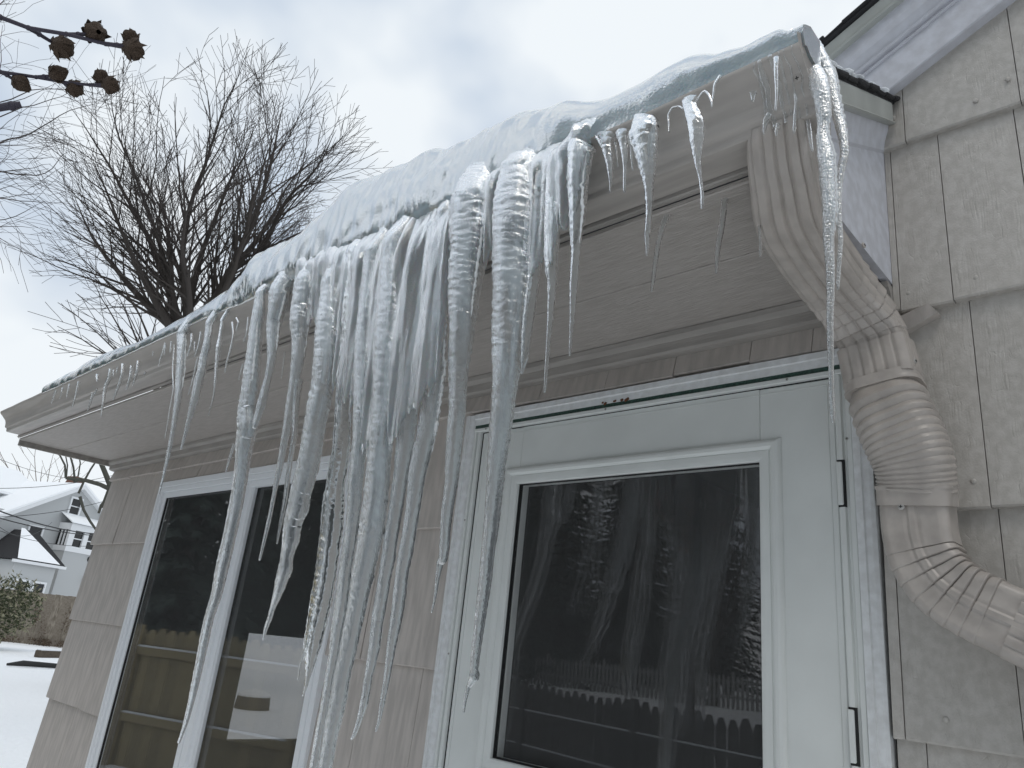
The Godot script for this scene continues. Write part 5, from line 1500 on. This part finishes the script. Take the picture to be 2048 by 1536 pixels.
	_icicle("wide clear icicle with jagged dark seams and a forked end by the window jamb", "large icicles of the frozen curtain on the gutter", 0.35, [-1.2359, 0.7630, 0.5500, 0.0172, -1.2325, 0.7382, 0.5492, 0.0176, -1.2346, 0.6924, 0.5469, 0.0174, -1.2236, 0.6222, 0.5424, 0.0172, -1.2175, 0.5556, 0.5374, 0.0150, -1.2100, 0.4920, 0.5322, 0.0153, -1.2087, 0.4515, 0.5287, 0.0166, -1.2058, 0.4116, 0.5251, 0.0169, -1.2024, 0.3723, 0.5214, 0.0177, -1.1987, 0.3338, 0.5177, 0.0183, -1.2022, 0.2965, 0.5140, 0.0181, -1.2072, 0.2598, 0.5102, 0.0179, -1.2071, 0.2343, 0.5076, 0.0210, -1.2048, 0.1805, 0.5019, 0.0226, -1.2083, 0.1279, 0.4962, 0.0219, -1.2108, 0.0931, 0.4923, 0.0209, -1.2168, 0.0585, 0.4884, 0.0210, -1.2196, 0.0241, 0.4866, 0.0189, -1.2209, -0.0039, 0.4866, 0.0180, -1.2209, -0.0297, 0.4866, 0.0157, -1.2189, -0.0541, 0.4866, 0.0095, -1.2179, -0.0783, 0.4866, 0.0048, -1.2183, -0.0950, 0.4866, 0.0030, -1.2227, -0.1119, 0.4866, 0.0007])
	_icicle("short prong branching off the forked clear icicle by the window jamb", "small clear icicles along the gutter lip", 0.00, [-1.2237, -0.0095, 0.5000, 0.0030, -1.2215, -0.0349, 0.4998, 0.0026, -1.2273, -0.0606, 0.4996, 0.0021, -1.2265, -0.0864, 0.4993, 0.0007])
	_icicle("slim grey icicle lying along the left side of the longest white one", "large icicles of the frozen curtain on the gutter", 0.75, [-1.1508, 0.7312, 0.5600, 0.0175, -1.1512, 0.7086, 0.5594, 0.0169, -1.1408, 0.5341, 0.5506, 0.0172, -1.1250, 0.4310, 0.5437, 0.0163, -1.1179, 0.3760, 0.5398, 0.0161, -1.1142, 0.3388, 0.5370, 0.0151, -1.1127, 0.2842, 0.5327, 0.0145, -1.1132, 0.2607, 0.5308, 0.0145, -1.1098, 0.2088, 0.5266, 0.0125, -1.1104, 0.1661, 0.5230, 0.0120, -1.1151, 0.1156, 0.5186, 0.0108, -1.1179, 0.0503, 0.5129, 0.0117, -1.1226, 0.0042, 0.5093, 0.0108, -1.1197, -0.0312, 0.5093, 0.0082, -1.1219, -0.0702, 0.5093, 0.0073, -1.1204, -0.1158, 0.5093, 0.0071, -1.1217, -0.1531, 0.5093, 0.0068, -1.1220, -0.1822, 0.5093, 0.0067, -1.1217, -0.2085, 0.5093, 0.0074, -1.1275, -0.2767, 0.5093, 0.0007])
	_icicle("longest and whitest icicle, reaching past the foot of the photograph", "large icicles of the frozen curtain on the gutter", 1.00, [-1.0818, 0.7294, 0.5650, 0.0198, -1.0807, 0.6854, 0.5633, 0.0187, -1.0682, 0.5779, 0.5566, 0.0237, -1.0638, 0.5171, 0.5521, 0.0248, -1.0521, 0.4034, 0.5424, 0.0228, -1.0510, 0.3491, 0.5374, 0.0230, -1.0513, 0.2972, 0.5324, 0.0225, -1.0520, 0.2629, 0.5290, 0.0234, -1.0532, 0.2068, 0.5232, 0.0231, -1.0591, 0.1571, 0.5180, 0.0222, -1.0667, 0.1247, 0.5145, 0.0209, -1.0734, 0.0925, 0.5110, 0.0194, -1.0800, 0.0523, 0.5065, 0.0166, -1.0880, 0.0149, 0.5023, 0.0161, -1.0917, -0.0286, 0.5016, 0.0151, -1.0952, -0.0673, 0.5016, 0.0144, -1.0955, -0.1051, 0.5016, 0.0147, -1.0987, -0.1350, 0.5016, 0.0139, -1.1007, -0.1643, 0.5016, 0.0122, -1.1004, -0.2001, 0.5016, 0.0121, -1.1057, -0.2833, 0.5016, 0.0007])
	_icicle("rippled grey icicle with a hooked foot just right of the longest white one", "large icicles of the frozen curtain on the gutter", 0.55, [-0.9857, 0.7437, 0.5500, 0.0074, -0.9875, 0.7218, 0.5493, 0.0074, -0.9874, 0.6985, 0.5483, 0.0087, -0.9865, 0.6477, 0.5454, 0.0116, -0.9907, 0.6096, 0.5429, 0.0126, -0.9915, 0.5613, 0.5394, 0.0127, -0.9936, 0.5154, 0.5358, 0.0150, -0.9993, 0.4728, 0.5322, 0.0185, -1.0022, 0.4185, 0.5274, 0.0191, -1.0020, 0.3657, 0.5226, 0.0177, -1.0046, 0.3136, 0.5176, 0.0162, -1.0096, 0.2635, 0.5126, 0.0127, -1.0161, 0.2084, 0.5069, 0.0122, -1.0232, 0.1593, 0.5017, 0.0125, -1.0269, 0.1271, 0.4982, 0.0129, -1.0336, 0.0952, 0.4947, 0.0115, -1.0378, 0.0637, 0.4912, 0.0115, -1.0440, 0.0243, 0.4867, 0.0107, -1.0420, -0.0167, 0.4866, 0.0101, -1.0456, -0.0619, 0.4866, 0.0070, -1.0459, -0.0990, 0.4866, 0.0070, -1.0514, -0.1287, 0.4866, 0.0043, -1.0591, -0.1511, 0.4866, 0.0031, -1.0648, -0.1592, 0.4866, 0.0007])
	_icicle("twin of the hooked icicle with a straight blunt tip over the shingles", "large icicles of the frozen curtain on the gutter", 0.55, [-0.9565, 0.7618, 0.5480, 0.0138, -0.9601, 0.7416, 0.5474, 0.0147, -0.9545, 0.6979, 0.5453, 0.0140, -0.9487, 0.6385, 0.5416, 0.0143, -0.9465, 0.5809, 0.5375, 0.0163, -0.9449, 0.5243, 0.5330, 0.0190, -0.9439, 0.4997, 0.5310, 0.0186, -0.9418, 0.4370, 0.5255, 0.0196, -0.9457, 0.3938, 0.5215, 0.0182, -0.9500, 0.3601, 0.5183, 0.0181, -0.9553, 0.3268, 0.5151, 0.0174, -0.9617, 0.3025, 0.5127, 0.0166, -0.9709, 0.2615, 0.5085, 0.0154, -0.9734, 0.2231, 0.5045, 0.0137, -0.9801, 0.1746, 0.4994, 0.0128, -0.9868, 0.1357, 0.4952, 0.0133, -0.9930, 0.1043, 0.4917, 0.0114, -0.9967, 0.0654, 0.4873, 0.0114, -0.9997, 0.0268, 0.4846, 0.0105, -1.0013, -0.0060, 0.4846, 0.0084, -1.0007, -0.0433, 0.4846, 0.0062, -1.0013, -0.0725, 0.4846, 0.0051, -1.0028, -0.0940, 0.4846, 0.0047, -1.0039, -0.1218, 0.4846, 0.0027, -1.0087, -0.1397, 0.4846, 0.0007])
	_icicle("icicle of stepped beads with a needle end beside the left door casing", "large icicles of the frozen curtain on the gutter", 0.50, [-0.8794, 0.7590, 0.5500, 0.0401, -0.8817, 0.7340, 0.5492, 0.0394, -0.8762, 0.6721, 0.5459, 0.0366, -0.8779, 0.6174, 0.5423, 0.0327, -0.8786, 0.5629, 0.5383, 0.0281, -0.8786, 0.5088, 0.5340, 0.0234, -0.8789, 0.4676, 0.5304, 0.0204, -0.8795, 0.4334, 0.5274, 0.0170, -0.8789, 0.3995, 0.5243, 0.0152, -0.8773, 0.3660, 0.5212, 0.0143, -0.8794, 0.3335, 0.5180, 0.0142, -0.8803, 0.3014, 0.5148, 0.0133, -0.8813, 0.2696, 0.5116, 0.0124, -0.8808, 0.2486, 0.5095, 0.0107, -0.8874, 0.2029, 0.5047, 0.0101, -0.8895, 0.1717, 0.5014, 0.0086, -0.8898, 0.1469, 0.4987, 0.0086, -0.8917, 0.1270, 0.4965, 0.0078, -0.8978, 0.1194, 0.4957, 0.0061, -0.9022, 0.0973, 0.4932, 0.0039, -0.9058, 0.0679, 0.4899, 0.0023, -0.9120, 0.0438, 0.4872, 0.0007])
	_icicle("thick pale icicle hanging in front of the left edge of the white door", "large icicles of the frozen curtain on the gutter", 0.85, [-0.7633, 0.7743, 0.5600, 0.0261, -0.7652, 0.7602, 0.5595, 0.0269, -0.7657, 0.7265, 0.5578, 0.0326, -0.7645, 0.6883, 0.5552, 0.0352, -0.7637, 0.6511, 0.5523, 0.0353, -0.7651, 0.6153, 0.5493, 0.0327, -0.7625, 0.5633, 0.5446, 0.0309, -0.7644, 0.5130, 0.5396, 0.0282, -0.7659, 0.4638, 0.5345, 0.0260, -0.7661, 0.4163, 0.5293, 0.0234, -0.7683, 0.3972, 0.5272, 0.0215, -0.7718, 0.3642, 0.5234, 0.0187, -0.7731, 0.3407, 0.5207, 0.0182, -0.7775, 0.3023, 0.5161, 0.0165, -0.7825, 0.2644, 0.5114, 0.0147, -0.7848, 0.2328, 0.5075, 0.0132, -0.7879, 0.2023, 0.5036, 0.0123, -0.7890, 0.1853, 0.5014, 0.0122, -0.7957, 0.1387, 0.4953, 0.0104, -0.8002, 0.0956, 0.4896, 0.0100, -0.8067, 0.0530, 0.4840, 0.0088, -0.8080, 0.0108, 0.4840, 0.0073, -0.8085, -0.0120, 0.4840, 0.0066, -0.8082, -0.0290, 0.4840, 0.0060, -0.8064, -0.0390, 0.4840, 0.0075, -0.8152, -0.0533, 0.4840, 0.0032, -0.8185, -0.0670, 0.4840, 0.0028, -0.8195, -0.0816, 0.4840, 0.0018, -0.8191, -0.0895, 0.4840, 0.0007])
	_icicle("thin glassy fin of ice along the right side of the thick pale icicle", "large icicles of the frozen curtain on the gutter", 0.10, [-0.7243, 0.7523, 0.5450, 0.0091, -0.7252, 0.6995, 0.5437, 0.0094, -0.7195, 0.6417, 0.5417, 0.0113, -0.7202, 0.6057, 0.5402, 0.0115, -0.7193, 0.5700, 0.5386, 0.0114, -0.7219, 0.5377, 0.5371, 0.0106, -0.7252, 0.4882, 0.5347, 0.0097, -0.7267, 0.4560, 0.5330, 0.0081, -0.7274, 0.4241, 0.5313, 0.0063, -0.7295, 0.4083, 0.5304, 0.0030, -0.7318, 0.3982, 0.5299, 0.0007])
	_icicle("slim clear icicle first right of the glassy fin, ending above the door head", "large icicles of the frozen curtain on the gutter", 0.25, [-0.6810, 0.7655, 0.5500, 0.0154, -0.6851, 0.7595, 0.5499, 0.0142, -0.6857, 0.7038, 0.5484, 0.0132, -0.6836, 0.6499, 0.5465, 0.0130, -0.6824, 0.5920, 0.5440, 0.0120, -0.6799, 0.5568, 0.5424, 0.0104, -0.6773, 0.5408, 0.5416, 0.0084, -0.6762, 0.5154, 0.5404, 0.0065, -0.6767, 0.4752, 0.5383, 0.0048, -0.6772, 0.4439, 0.5367, 0.0038, -0.6782, 0.4132, 0.5350, 0.0032, -0.6792, 0.3907, 0.5337, 0.0028, -0.6796, 0.3684, 0.5325, 0.0021, -0.6798, 0.3585, 0.5319, 0.0007])
	_icicle("wide-topped clear icicle that is rightmost of the merged curtain", "large icicles of the frozen curtain on the gutter", 0.30, [-0.6288, 0.7620, 0.5500, 0.0220, -0.6337, 0.7547, 0.5499, 0.0217, -0.6366, 0.7031, 0.5485, 0.0171, -0.6347, 0.6496, 0.5466, 0.0134, -0.6341, 0.5991, 0.5445, 0.0091, -0.6335, 0.5769, 0.5435, 0.0073, -0.6340, 0.5288, 0.5412, 0.0067, -0.6342, 0.4964, 0.5396, 0.0052, -0.6342, 0.4653, 0.5380, 0.0039, -0.6348, 0.4395, 0.5366, 0.0025, -0.6349, 0.4202, 0.5356, 0.0023, -0.6358, 0.4073, 0.5349, 0.0007])
	_icicle("short pointed icicle first right of the curtain, ending in a round drop", "small clear icicles along the gutter lip", 0.10, [-0.5899, 0.7611, 0.5450, 0.0154, -0.5899, 0.7545, 0.5450, 0.0111, -0.5866, 0.7410, 0.5449, 0.0084, -0.5801, 0.7117, 0.5446, 0.0060, -0.5765, 0.6833, 0.5443, 0.0030, -0.5759, 0.6698, 0.5441, 0.0017, -0.5758, 0.6566, 0.5440, 0.0007])
	_icicle("short blunt icicle second right of the curtain, on a narrow stalk", "small clear icicles along the gutter lip", 0.05, [-0.5589, 0.7563, 0.5450, 0.0098, -0.5578, 0.7456, 0.5449, 0.0079, -0.5557, 0.7365, 0.5449, 0.0065, -0.5522, 0.7079, 0.5446, 0.0041, -0.5508, 0.6905, 0.5444, 0.0029, -0.5495, 0.6560, 0.5440, 0.0025, -0.5494, 0.6465, 0.5439, 0.0007])
	_icicle("frilly scrap of ice between the short blunt icicle and the broad tapering one", "small clear icicles along the gutter lip", 0.00, [-0.5501, 0.7551, 0.5350, 0.0034, -0.5477, 0.7267, 0.5348, 0.0027, -0.5459, 0.7079, 0.5346, 0.0021, -0.5432, 0.6882, 0.5344, 0.0007])
	_icicle("tiny drip between the pointed and the blunt short icicles", "small clear icicles along the gutter lip", 0.00, [-0.5861, 0.7639, 0.5250, 0.0023, -0.5817, 0.7385, 0.5248, 0.0017, -0.5785, 0.7151, 0.5246, 0.0007])
	_icicle("broad tapering icicle with a knobbly glass end over the dark soffit", "large icicles of the frozen curtain on the gutter", 0.20, [-0.5131, 0.7570, 0.5500, 0.0182, -0.5155, 0.7519, 0.5500, 0.0182, -0.5164, 0.7327, 0.5497, 0.0218, -0.5125, 0.7056, 0.5492, 0.0169, -0.5091, 0.6792, 0.5486, 0.0131, -0.5065, 0.6563, 0.5480, 0.0093, -0.5053, 0.6367, 0.5475, 0.0066, -0.5039, 0.6044, 0.5466, 0.0048, -0.5038, 0.5914, 0.5462, 0.0043, -0.5048, 0.5679, 0.5455, 0.0046, -0.5059, 0.5573, 0.5452, 0.0038, -0.5048, 0.5398, 0.5447, 0.0025, -0.5053, 0.5268, 0.5442, 0.0007])
	_icicle("leaf-shaped icicle hung under a thin ice arch, middle of the bare gutter run", "large icicles of the frozen curtain on the gutter", 0.15, [-0.4424, 0.7575, 0.5480, 0.0111, -0.4421, 0.7452, 0.5479, 0.0089, -0.4326, 0.7124, 0.5477, 0.0111, -0.4305, 0.6864, 0.5474, 0.0099, -0.4302, 0.6706, 0.5472, 0.0073, -0.4287, 0.6464, 0.5469, 0.0043, -0.4249, 0.6209, 0.5465, 0.0021, -0.4218, 0.5970, 0.5462, 0.0022, -0.4212, 0.5844, 0.5460, 0.0024, -0.4217, 0.5701, 0.5458, 0.0007])
	_icicle("hair-thin drop at the right end of the little ice arch", "small clear icicles along the gutter lip", 0.00, [-0.4352, 0.7456, 0.5450, 0.0014, -0.4284, 0.7596, 0.5450, 0.0014, -0.4215, 0.7648, 0.5450, 0.0015, -0.4144, 0.7542, 0.5450, 0.0016, -0.4097, 0.7389, 0.5450, 0.0016, -0.4096, 0.7294, 0.5450, 0.0007])
	_icicle("hair-thin ice arch left of the leaf-shaped icicle", "small clear icicles along the gutter lip", 0.00, [-0.4551, 0.7502, 0.5450, 0.0014, -0.4618, 0.7579, 0.5450, 0.0014, -0.4725, 0.7605, 0.5450, 0.0014, -0.4788, 0.7511, 0.5450, 0.0014, -0.4773, 0.7327, 0.5450, 0.0014, -0.4768, 0.7193, 0.5450, 0.0007])
	_icicle("short frozen drip of ice high on the gutter lip right of the ice arch", "small clear icicles along the gutter lip", 0.00, [-0.3972, 0.7782, 0.5450, 0.0027, -0.4054, 0.7686, 0.5450, 0.0021, -0.4075, 0.7507, 0.5450, 0.0016, -0.4082, 0.7424, 0.5450, 0.0007])
	_icicle("teardrop of ice stuck to the face of the gutter", "small clear icicles along the gutter lip", 0.10, [-0.3544, 0.7340, 0.5350, 0.0048, -0.3548, 0.7292, 0.5350, 0.0032, -0.3549, 0.7193, 0.5350, 0.0007])
	_icicle("bead-chain icicle on the gutter face above the downspout", "small clear icicles along the gutter lip", 0.25, [-0.3161, 0.7618, 0.5480, 0.0037, -0.3166, 0.7506, 0.5480, 0.0028, -0.3170, 0.7343, 0.5480, 0.0027, -0.3168, 0.7141, 0.5480, 0.0020, -0.3177, 0.6946, 0.5480, 0.0015, -0.3190, 0.6779, 0.5480, 0.0007])
	_icicle("stubby frozen drip at the lower edge of the gutter left of the downspout mouth", "small clear icicles along the gutter lip", 0.20, [-0.3456, 0.7158, 0.5050, 0.0038, -0.3510, 0.7084, 0.5050, 0.0035, -0.3529, 0.6969, 0.5050, 0.0026, -0.3538, 0.6858, 0.5050, 0.0007])
	_icicle("tiny stub of ice at the gutter edge over the downspout mouth", "small clear icicles along the gutter lip", 0.00, [-0.3357, 0.6979, 0.5000, 0.0028, -0.3386, 0.6878, 0.5000, 0.0024, -0.3388, 0.6790, 0.5000, 0.0007])
	_icicle("small club-ended drip at the end of a frozen trickle over the downspout", "small clear icicles along the gutter lip", 0.00, [-0.3159, 0.7528, 0.5000, 0.0016, -0.3112, 0.7254, 0.5000, 0.0018, -0.3132, 0.7018, 0.5000, 0.0020, -0.3144, 0.6822, 0.5000, 0.0022, -0.3153, 0.6730, 0.5000, 0.0007])
	_icicle("short glass finger of ice under the end of the gutter", "small clear icicles along the gutter lip", 0.00, [-0.3050, 0.7100, 0.4800, 0.0037, -0.3035, 0.6946, 0.4800, 0.0032, -0.3017, 0.6696, 0.4800, 0.0026, -0.2998, 0.6505, 0.4800, 0.0007])
	_icicle("long ropy icicle pouring off the end of the gutter before the downspout", "large icicles of the frozen curtain on the gutter", 0.65, [-0.2867, 0.7623, 0.5000, 0.0091, -0.2814, 0.7390, 0.4997, 0.0111, -0.2776, 0.7169, 0.4993, 0.0107, -0.2769, 0.6852, 0.4986, 0.0085, -0.2785, 0.6713, 0.4983, 0.0064, -0.2805, 0.6500, 0.4977, 0.0073, -0.2776, 0.6196, 0.4969, 0.0095, -0.2773, 0.5909, 0.4961, 0.0088, -0.2772, 0.5629, 0.4952, 0.0084, -0.2781, 0.5357, 0.4944, 0.0078, -0.2806, 0.5048, 0.4933, 0.0061, -0.2805, 0.4717, 0.4922, 0.0051, -0.2815, 0.4397, 0.4911, 0.0043, -0.2837, 0.4086, 0.4899, 0.0039, -0.2851, 0.3780, 0.4888, 0.0036, -0.2861, 0.3479, 0.4876, 0.0029, -0.2874, 0.3185, 0.4865, 0.0025, -0.2878, 0.2895, 0.4853, 0.0026, -0.2881, 0.2756, 0.4848, 0.0007])
	_icicle("twisted icicle strand wrapped round the gutter end, behind the long ropy one", "large icicles of the frozen curtain on the gutter", 0.60, [-0.3323, 0.8799, 0.4600, 0.0102, -0.3152, 0.8660, 0.4599, 0.0094, -0.2990, 0.8421, 0.4597, 0.0087, -0.2867, 0.8052, 0.4593, 0.0080, -0.2788, 0.7719, 0.4589, 0.0073, -0.2764, 0.7373, 0.4585, 0.0067, -0.2717, 0.7025, 0.4579, 0.0061, -0.2681, 0.6730, 0.4575, 0.0056, -0.2675, 0.6494, 0.4571, 0.0050, -0.2723, 0.6284, 0.4568, 0.0046, -0.2768, 0.6037, 0.4564, 0.0041, -0.2793, 0.5675, 0.4557, 0.0036, -0.2791, 0.5240, 0.4549, 0.0031, -0.2827, 0.4899, 0.4543, 0.0026, -0.2852, 0.4664, 0.4538, 0.0021, -0.2857, 0.4563, 0.4536, 0.0007])
	_icicle("ridged stub of ice, one of two in the gap at the gutter end", "small clear icicles along the gutter lip", 0.50, [-0.3005, 0.8273, 0.4500, 0.0052, -0.3012, 0.8080, 0.4500, 0.0045, -0.3025, 0.7911, 0.4500, 0.0039, -0.3010, 0.7747, 0.4500, 0.0007])
	_icicle("smooth stub of ice behind the ridged one at the gutter end", "small clear icicles along the gutter lip", 0.50, [-0.2984, 0.8253, 0.4300, 0.0039, -0.2970, 0.8075, 0.4300, 0.0032, -0.2984, 0.7896, 0.4300, 0.0007])
	_icicle("clear icicle under the soffit edge right of the broad tapering icicle", "drips frozen to the underside of the soffit", 0.00, [-0.5585, 0.6901, 0.4100, 0.0051, -0.5670, 0.6687, 0.4100, 0.0047, -0.5749, 0.6343, 0.4100, 0.0042, -0.5790, 0.5991, 0.4100, 0.0037, -0.5815, 0.5730, 0.4100, 0.0032, -0.5834, 0.5531, 0.4100, 0.0007])
	_icicle("clear glinting icicle under the soffit in front of the plain boards", "drips frozen to the underside of the soffit", 0.00, [-0.4626, 0.7007, 0.4000, 0.0056, -0.4666, 0.6661, 0.4000, 0.0050, -0.4705, 0.6320, 0.4000, 0.0045, -0.4752, 0.6031, 0.4000, 0.0039, -0.4767, 0.5821, 0.4000, 0.0034, -0.4773, 0.5593, 0.4000, 0.0007])
	_icicle("thin icicle under the soffit next to the bend of the downspout", "drips frozen to the underside of the soffit", 0.00, [-0.4108, 0.6390, 0.4000, 0.0024, -0.4095, 0.6156, 0.4000, 0.0023, -0.4083, 0.5901, 0.4000, 0.0022, -0.4085, 0.5729, 0.4000, 0.0021, -0.4093, 0.5666, 0.4000, 0.0007])
	_icicle("hair-thin icicle under the soffit between the two-toned and the broad twisting icicles", "drips frozen to the underside of the soffit", 0.00, [-1.7258, 0.6884, 0.4000, 0.0025, -1.7161, 0.6437, 0.4000, 0.0021, -1.7116, 0.6063, 0.4000, 0.0007])
	_icicle("tiny clear drip in the fringe of drips at the far end of the gutter", "tiny drips in the fringe at the far end of the gutter", 0.00, [-3.1494, 0.7572, 0.5400, 0.0044, -3.1542, 0.7322, 0.5400, 0.0033, -3.1568, 0.7050, 0.5400, 0.0007])
	_icicle("tiny clear drip in the fringe of drips at the far end of the gutter", "tiny drips in the fringe at the far end of the gutter", 0.00, [-3.0765, 0.7552, 0.5400, 0.0039, -3.0686, 0.7344, 0.5400, 0.0029, -3.0692, 0.7113, 0.5400, 0.0007])
	_icicle("tiny clear drip in the fringe of drips at the far end of the gutter", "tiny drips in the fringe at the far end of the gutter", 0.00, [-3.0039, 0.7568, 0.5400, 0.0041, -2.9966, 0.7307, 0.5400, 0.0030, -2.9856, 0.7005, 0.5400, 0.0007])
	_icicle("tiny clear drip in the fringe of drips at the far end of the gutter", "tiny drips in the fringe at the far end of the gutter", 0.00, [-2.9009, 0.7490, 0.5400, 0.0047, -2.8909, 0.7137, 0.5400, 0.0039, -2.8832, 0.6756, 0.5400, 0.0031, -2.8863, 0.6505, 0.5400, 0.0007])
	_icicle("tiny clear drip in the fringe of drips at the far end of the gutter", "tiny drips in the fringe at the far end of the gutter", 0.00, [-2.6718, 0.6856, 0.5400, 0.0030, -2.6866, 0.6705, 0.5400, 0.0022, -2.6893, 0.6569, 0.5400, 0.0007])
	_icicle("tiny clear drip in the fringe of drips at the far end of the gutter", "tiny drips in the fringe at the far end of the gutter", 0.00, [-2.7051, 0.6769, 0.5400, 0.0040, -2.7002, 0.6481, 0.5400, 0.0033, -2.7016, 0.6274, 0.5400, 0.0026, -2.7062, 0.6107, 0.5400, 0.0007])
	_icicle("tiny clear drip in the fringe of drips at the far end of the gutter", "tiny drips in the fringe at the far end of the gutter", 0.00, [-2.7164, 0.7428, 0.5400, 0.0061, -2.6971, 0.7180, 0.5400, 0.0007])
	_icicle("tiny clear drip in the fringe of drips at the far end of the gutter", "tiny drips in the fringe at the far end of the gutter", 0.00, [-2.4893, 0.7399, 0.5400, 0.0058, -2.4711, 0.7029, 0.5400, 0.0050, -2.4712, 0.6696, 0.5400, 0.0043, -2.4785, 0.6410, 0.5400, 0.0036, -2.4834, 0.6181, 0.5400, 0.0007])
	_icicle("tiny clear drip in the fringe of drips at the far end of the gutter", "tiny drips in the fringe at the far end of the gutter", 0.00, [-2.4032, 0.7172, 0.5400, 0.0057, -2.3907, 0.6821, 0.5400, 0.0047, -2.3894, 0.6526, 0.5400, 0.0037, -2.3939, 0.6373, 0.5400, 0.0007])
	_icicle("tiny clear drip in the fringe of drips at the far end of the gutter", "tiny drips in the fringe at the far end of the gutter", 0.00, [-2.3598, 0.7255, 0.5400, 0.0051, -2.3460, 0.6936, 0.5400, 0.0043, -2.3474, 0.6681, 0.5400, 0.0034, -2.3471, 0.6424, 0.5400, 0.0007])
	_icicle("tiny clear drip in the fringe of drips at the far end of the gutter", "tiny drips in the fringe at the far end of the gutter", 0.00, [-2.5616, 0.7327, 0.5400, 0.0039, -2.5490, 0.7098, 0.5400, 0.0007])
	_icicle("tiny clear drip in the fringe of drips at the far end of the gutter", "tiny drips in the fringe at the far end of the gutter", 0.00, [-2.5322, 0.7376, 0.5400, 0.0039, -2.5292, 0.7166, 0.5400, 0.0007])
	_icicle("tiny clear drip in the fringe of drips at the far end of the gutter", "tiny drips in the fringe at the far end of the gutter", 0.00, [-2.2726, 0.6755, 0.5400, 0.0027, -2.2806, 0.6659, 0.5400, 0.0007])
	_icicle("tiny clear drip in the fringe of drips at the far end of the gutter", "tiny drips in the fringe at the far end of the gutter", 0.00, [-2.2557, 0.7374, 0.5400, 0.0028, -2.2540, 0.7237, 0.5400, 0.0007])
	_icicle("tiny clear drip in the fringe of drips at the far end of the gutter", "tiny drips in the fringe at the far end of the gutter", 0.00, [-2.1778, 0.7500, 0.5400, 0.0036, -2.1792, 0.7190, 0.5400, 0.0030, -2.1832, 0.6980, 0.5400, 0.0024, -2.1819, 0.6761, 0.5400, 0.0007])
	_icicle("tiny clear drip in the fringe of drips at the far end of the gutter", "tiny drips in the fringe at the far end of the gutter", 0.00, [-2.1729, 0.7396, 0.5400, 0.0031, -2.1632, 0.7089, 0.5400, 0.0007])
	_icicle("tiny clear drip in the fringe of drips at the far end of the gutter", "tiny drips in the fringe at the far end of the gutter", 0.00, [-2.1332, 0.7437, 0.5400, 0.0036, -2.1214, 0.7059, 0.5400, 0.0007])
	_icicle("tiny clear drip in the fringe of drips at the far end of the gutter", "tiny drips in the fringe at the far end of the gutter", 0.00, [-1.9411, 0.7323, 0.5400, 0.0043, -1.9353, 0.7048, 0.5400, 0.0035, -1.9361, 0.6790, 0.5400, 0.0028, -1.9431, 0.6597, 0.5400, 0.0007])
	_icicle("tiny clear drip in the fringe of drips at the far end of the gutter", "tiny drips in the fringe at the far end of the gutter", 0.00, [-2.0009, 0.7396, 0.5400, 0.0043, -1.9879, 0.7101, 0.5400, 0.0032, -1.9914, 0.6698, 0.5400, 0.0007])
	_icicle("tiny clear drip in the fringe of drips at the far end of the gutter", "tiny drips in the fringe at the far end of the gutter", 0.00, [-1.9663, 0.7085, 0.5400, 0.0026, -1.9530, 0.6781, 0.5400, 0.0007])
	_icicle("slightly longer thin drip in the middle of the tiny fringe, reaching below the gutter", "small clear icicles along the gutter lip", 0.00, [-2.5921, 0.7400, 0.5400, 0.0077, -2.5850, 0.7128, 0.5398, 0.0068, -2.5962, 0.6872, 0.5396, 0.0058, -2.5911, 0.6591, 0.5393, 0.0049, -2.5758, 0.6264, 0.5389, 0.0039, -2.5673, 0.5985, 0.5385, 0.0030, -2.5561, 0.5738, 0.5381, 0.0007])
	_icicle("wire-thin companion drip on the near side of the needle-tipped icicle", "small clear icicles along the gutter lip", 0.00, [-2.1343, 0.7382, 0.5300, 0.0026, -2.0943, 0.6524, 0.5300, 0.0024, -2.0518, 0.5849, 0.5300, 0.0022, -2.0394, 0.5260, 0.5300, 0.0021, -2.0290, 0.4873, 0.5300, 0.0019, -2.0211, 0.4426, 0.5300, 0.0007])
	_icicle("wire-thin companion drip beside the milky curved icicle", "small clear icicles along the gutter lip", 0.00, [-1.9446, 0.6617, 0.5300, 0.0024, -1.9405, 0.6100, 0.5300, 0.0022, -1.9386, 0.5738, 0.5300, 0.0020, -1.9428, 0.5545, 0.5300, 0.0007])
	_icicle("bare thread of ice with a drop end right of the forked thin icicle", "small clear icicles along the gutter lip", 0.00, [-1.7618, 0.7200, 0.5400, 0.0029, -1.7378, 0.6795, 0.5400, 0.0027, -1.7336, 0.6373, 0.5400, 0.0026, -1.7358, 0.6039, 0.5400, 0.0024, -1.7330, 0.5765, 0.5400, 0.0007])
	_icicle("tiny drip on the lip between the thread of ice and the long straight icicle", "small clear icicles along the gutter lip", 0.00, [-1.7450, 0.7288, 0.5400, 0.0023, -1.7269, 0.7119, 0.5400, 0.0021, -1.7284, 0.6983, 0.5400, 0.0019, -1.7285, 0.6871, 0.5400, 0.0007])
	_icicle("tiny knotted drip touching the upper side of the long straight icicle", "small clear icicles along the gutter lip", 0.00, [-1.6776, 0.7142, 0.5400, 0.0023, -1.6659, 0.6705, 0.5400, 0.0025, -1.6703, 0.6472, 0.5400, 0.0007])
	_icicle("small side spike on the long straight icicle above the soffit edge", "small clear icicles along the gutter lip", 0.00, [-1.6655, 0.5902, 0.5300, 0.0028, -1.6679, 0.5684, 0.5300, 0.0022, -1.6716, 0.5495, 0.5300, 0.0007])
	_icicle("small side spike on the long straight icicle near the window head", "small clear icicles along the gutter lip", 0.00, [-1.6245, 0.3845, 0.5250, 0.0043, -1.6294, 0.3647, 0.5250, 0.0035, -1.6325, 0.3412, 0.5250, 0.0028, -1.6337, 0.3189, 0.5250, 0.0007])
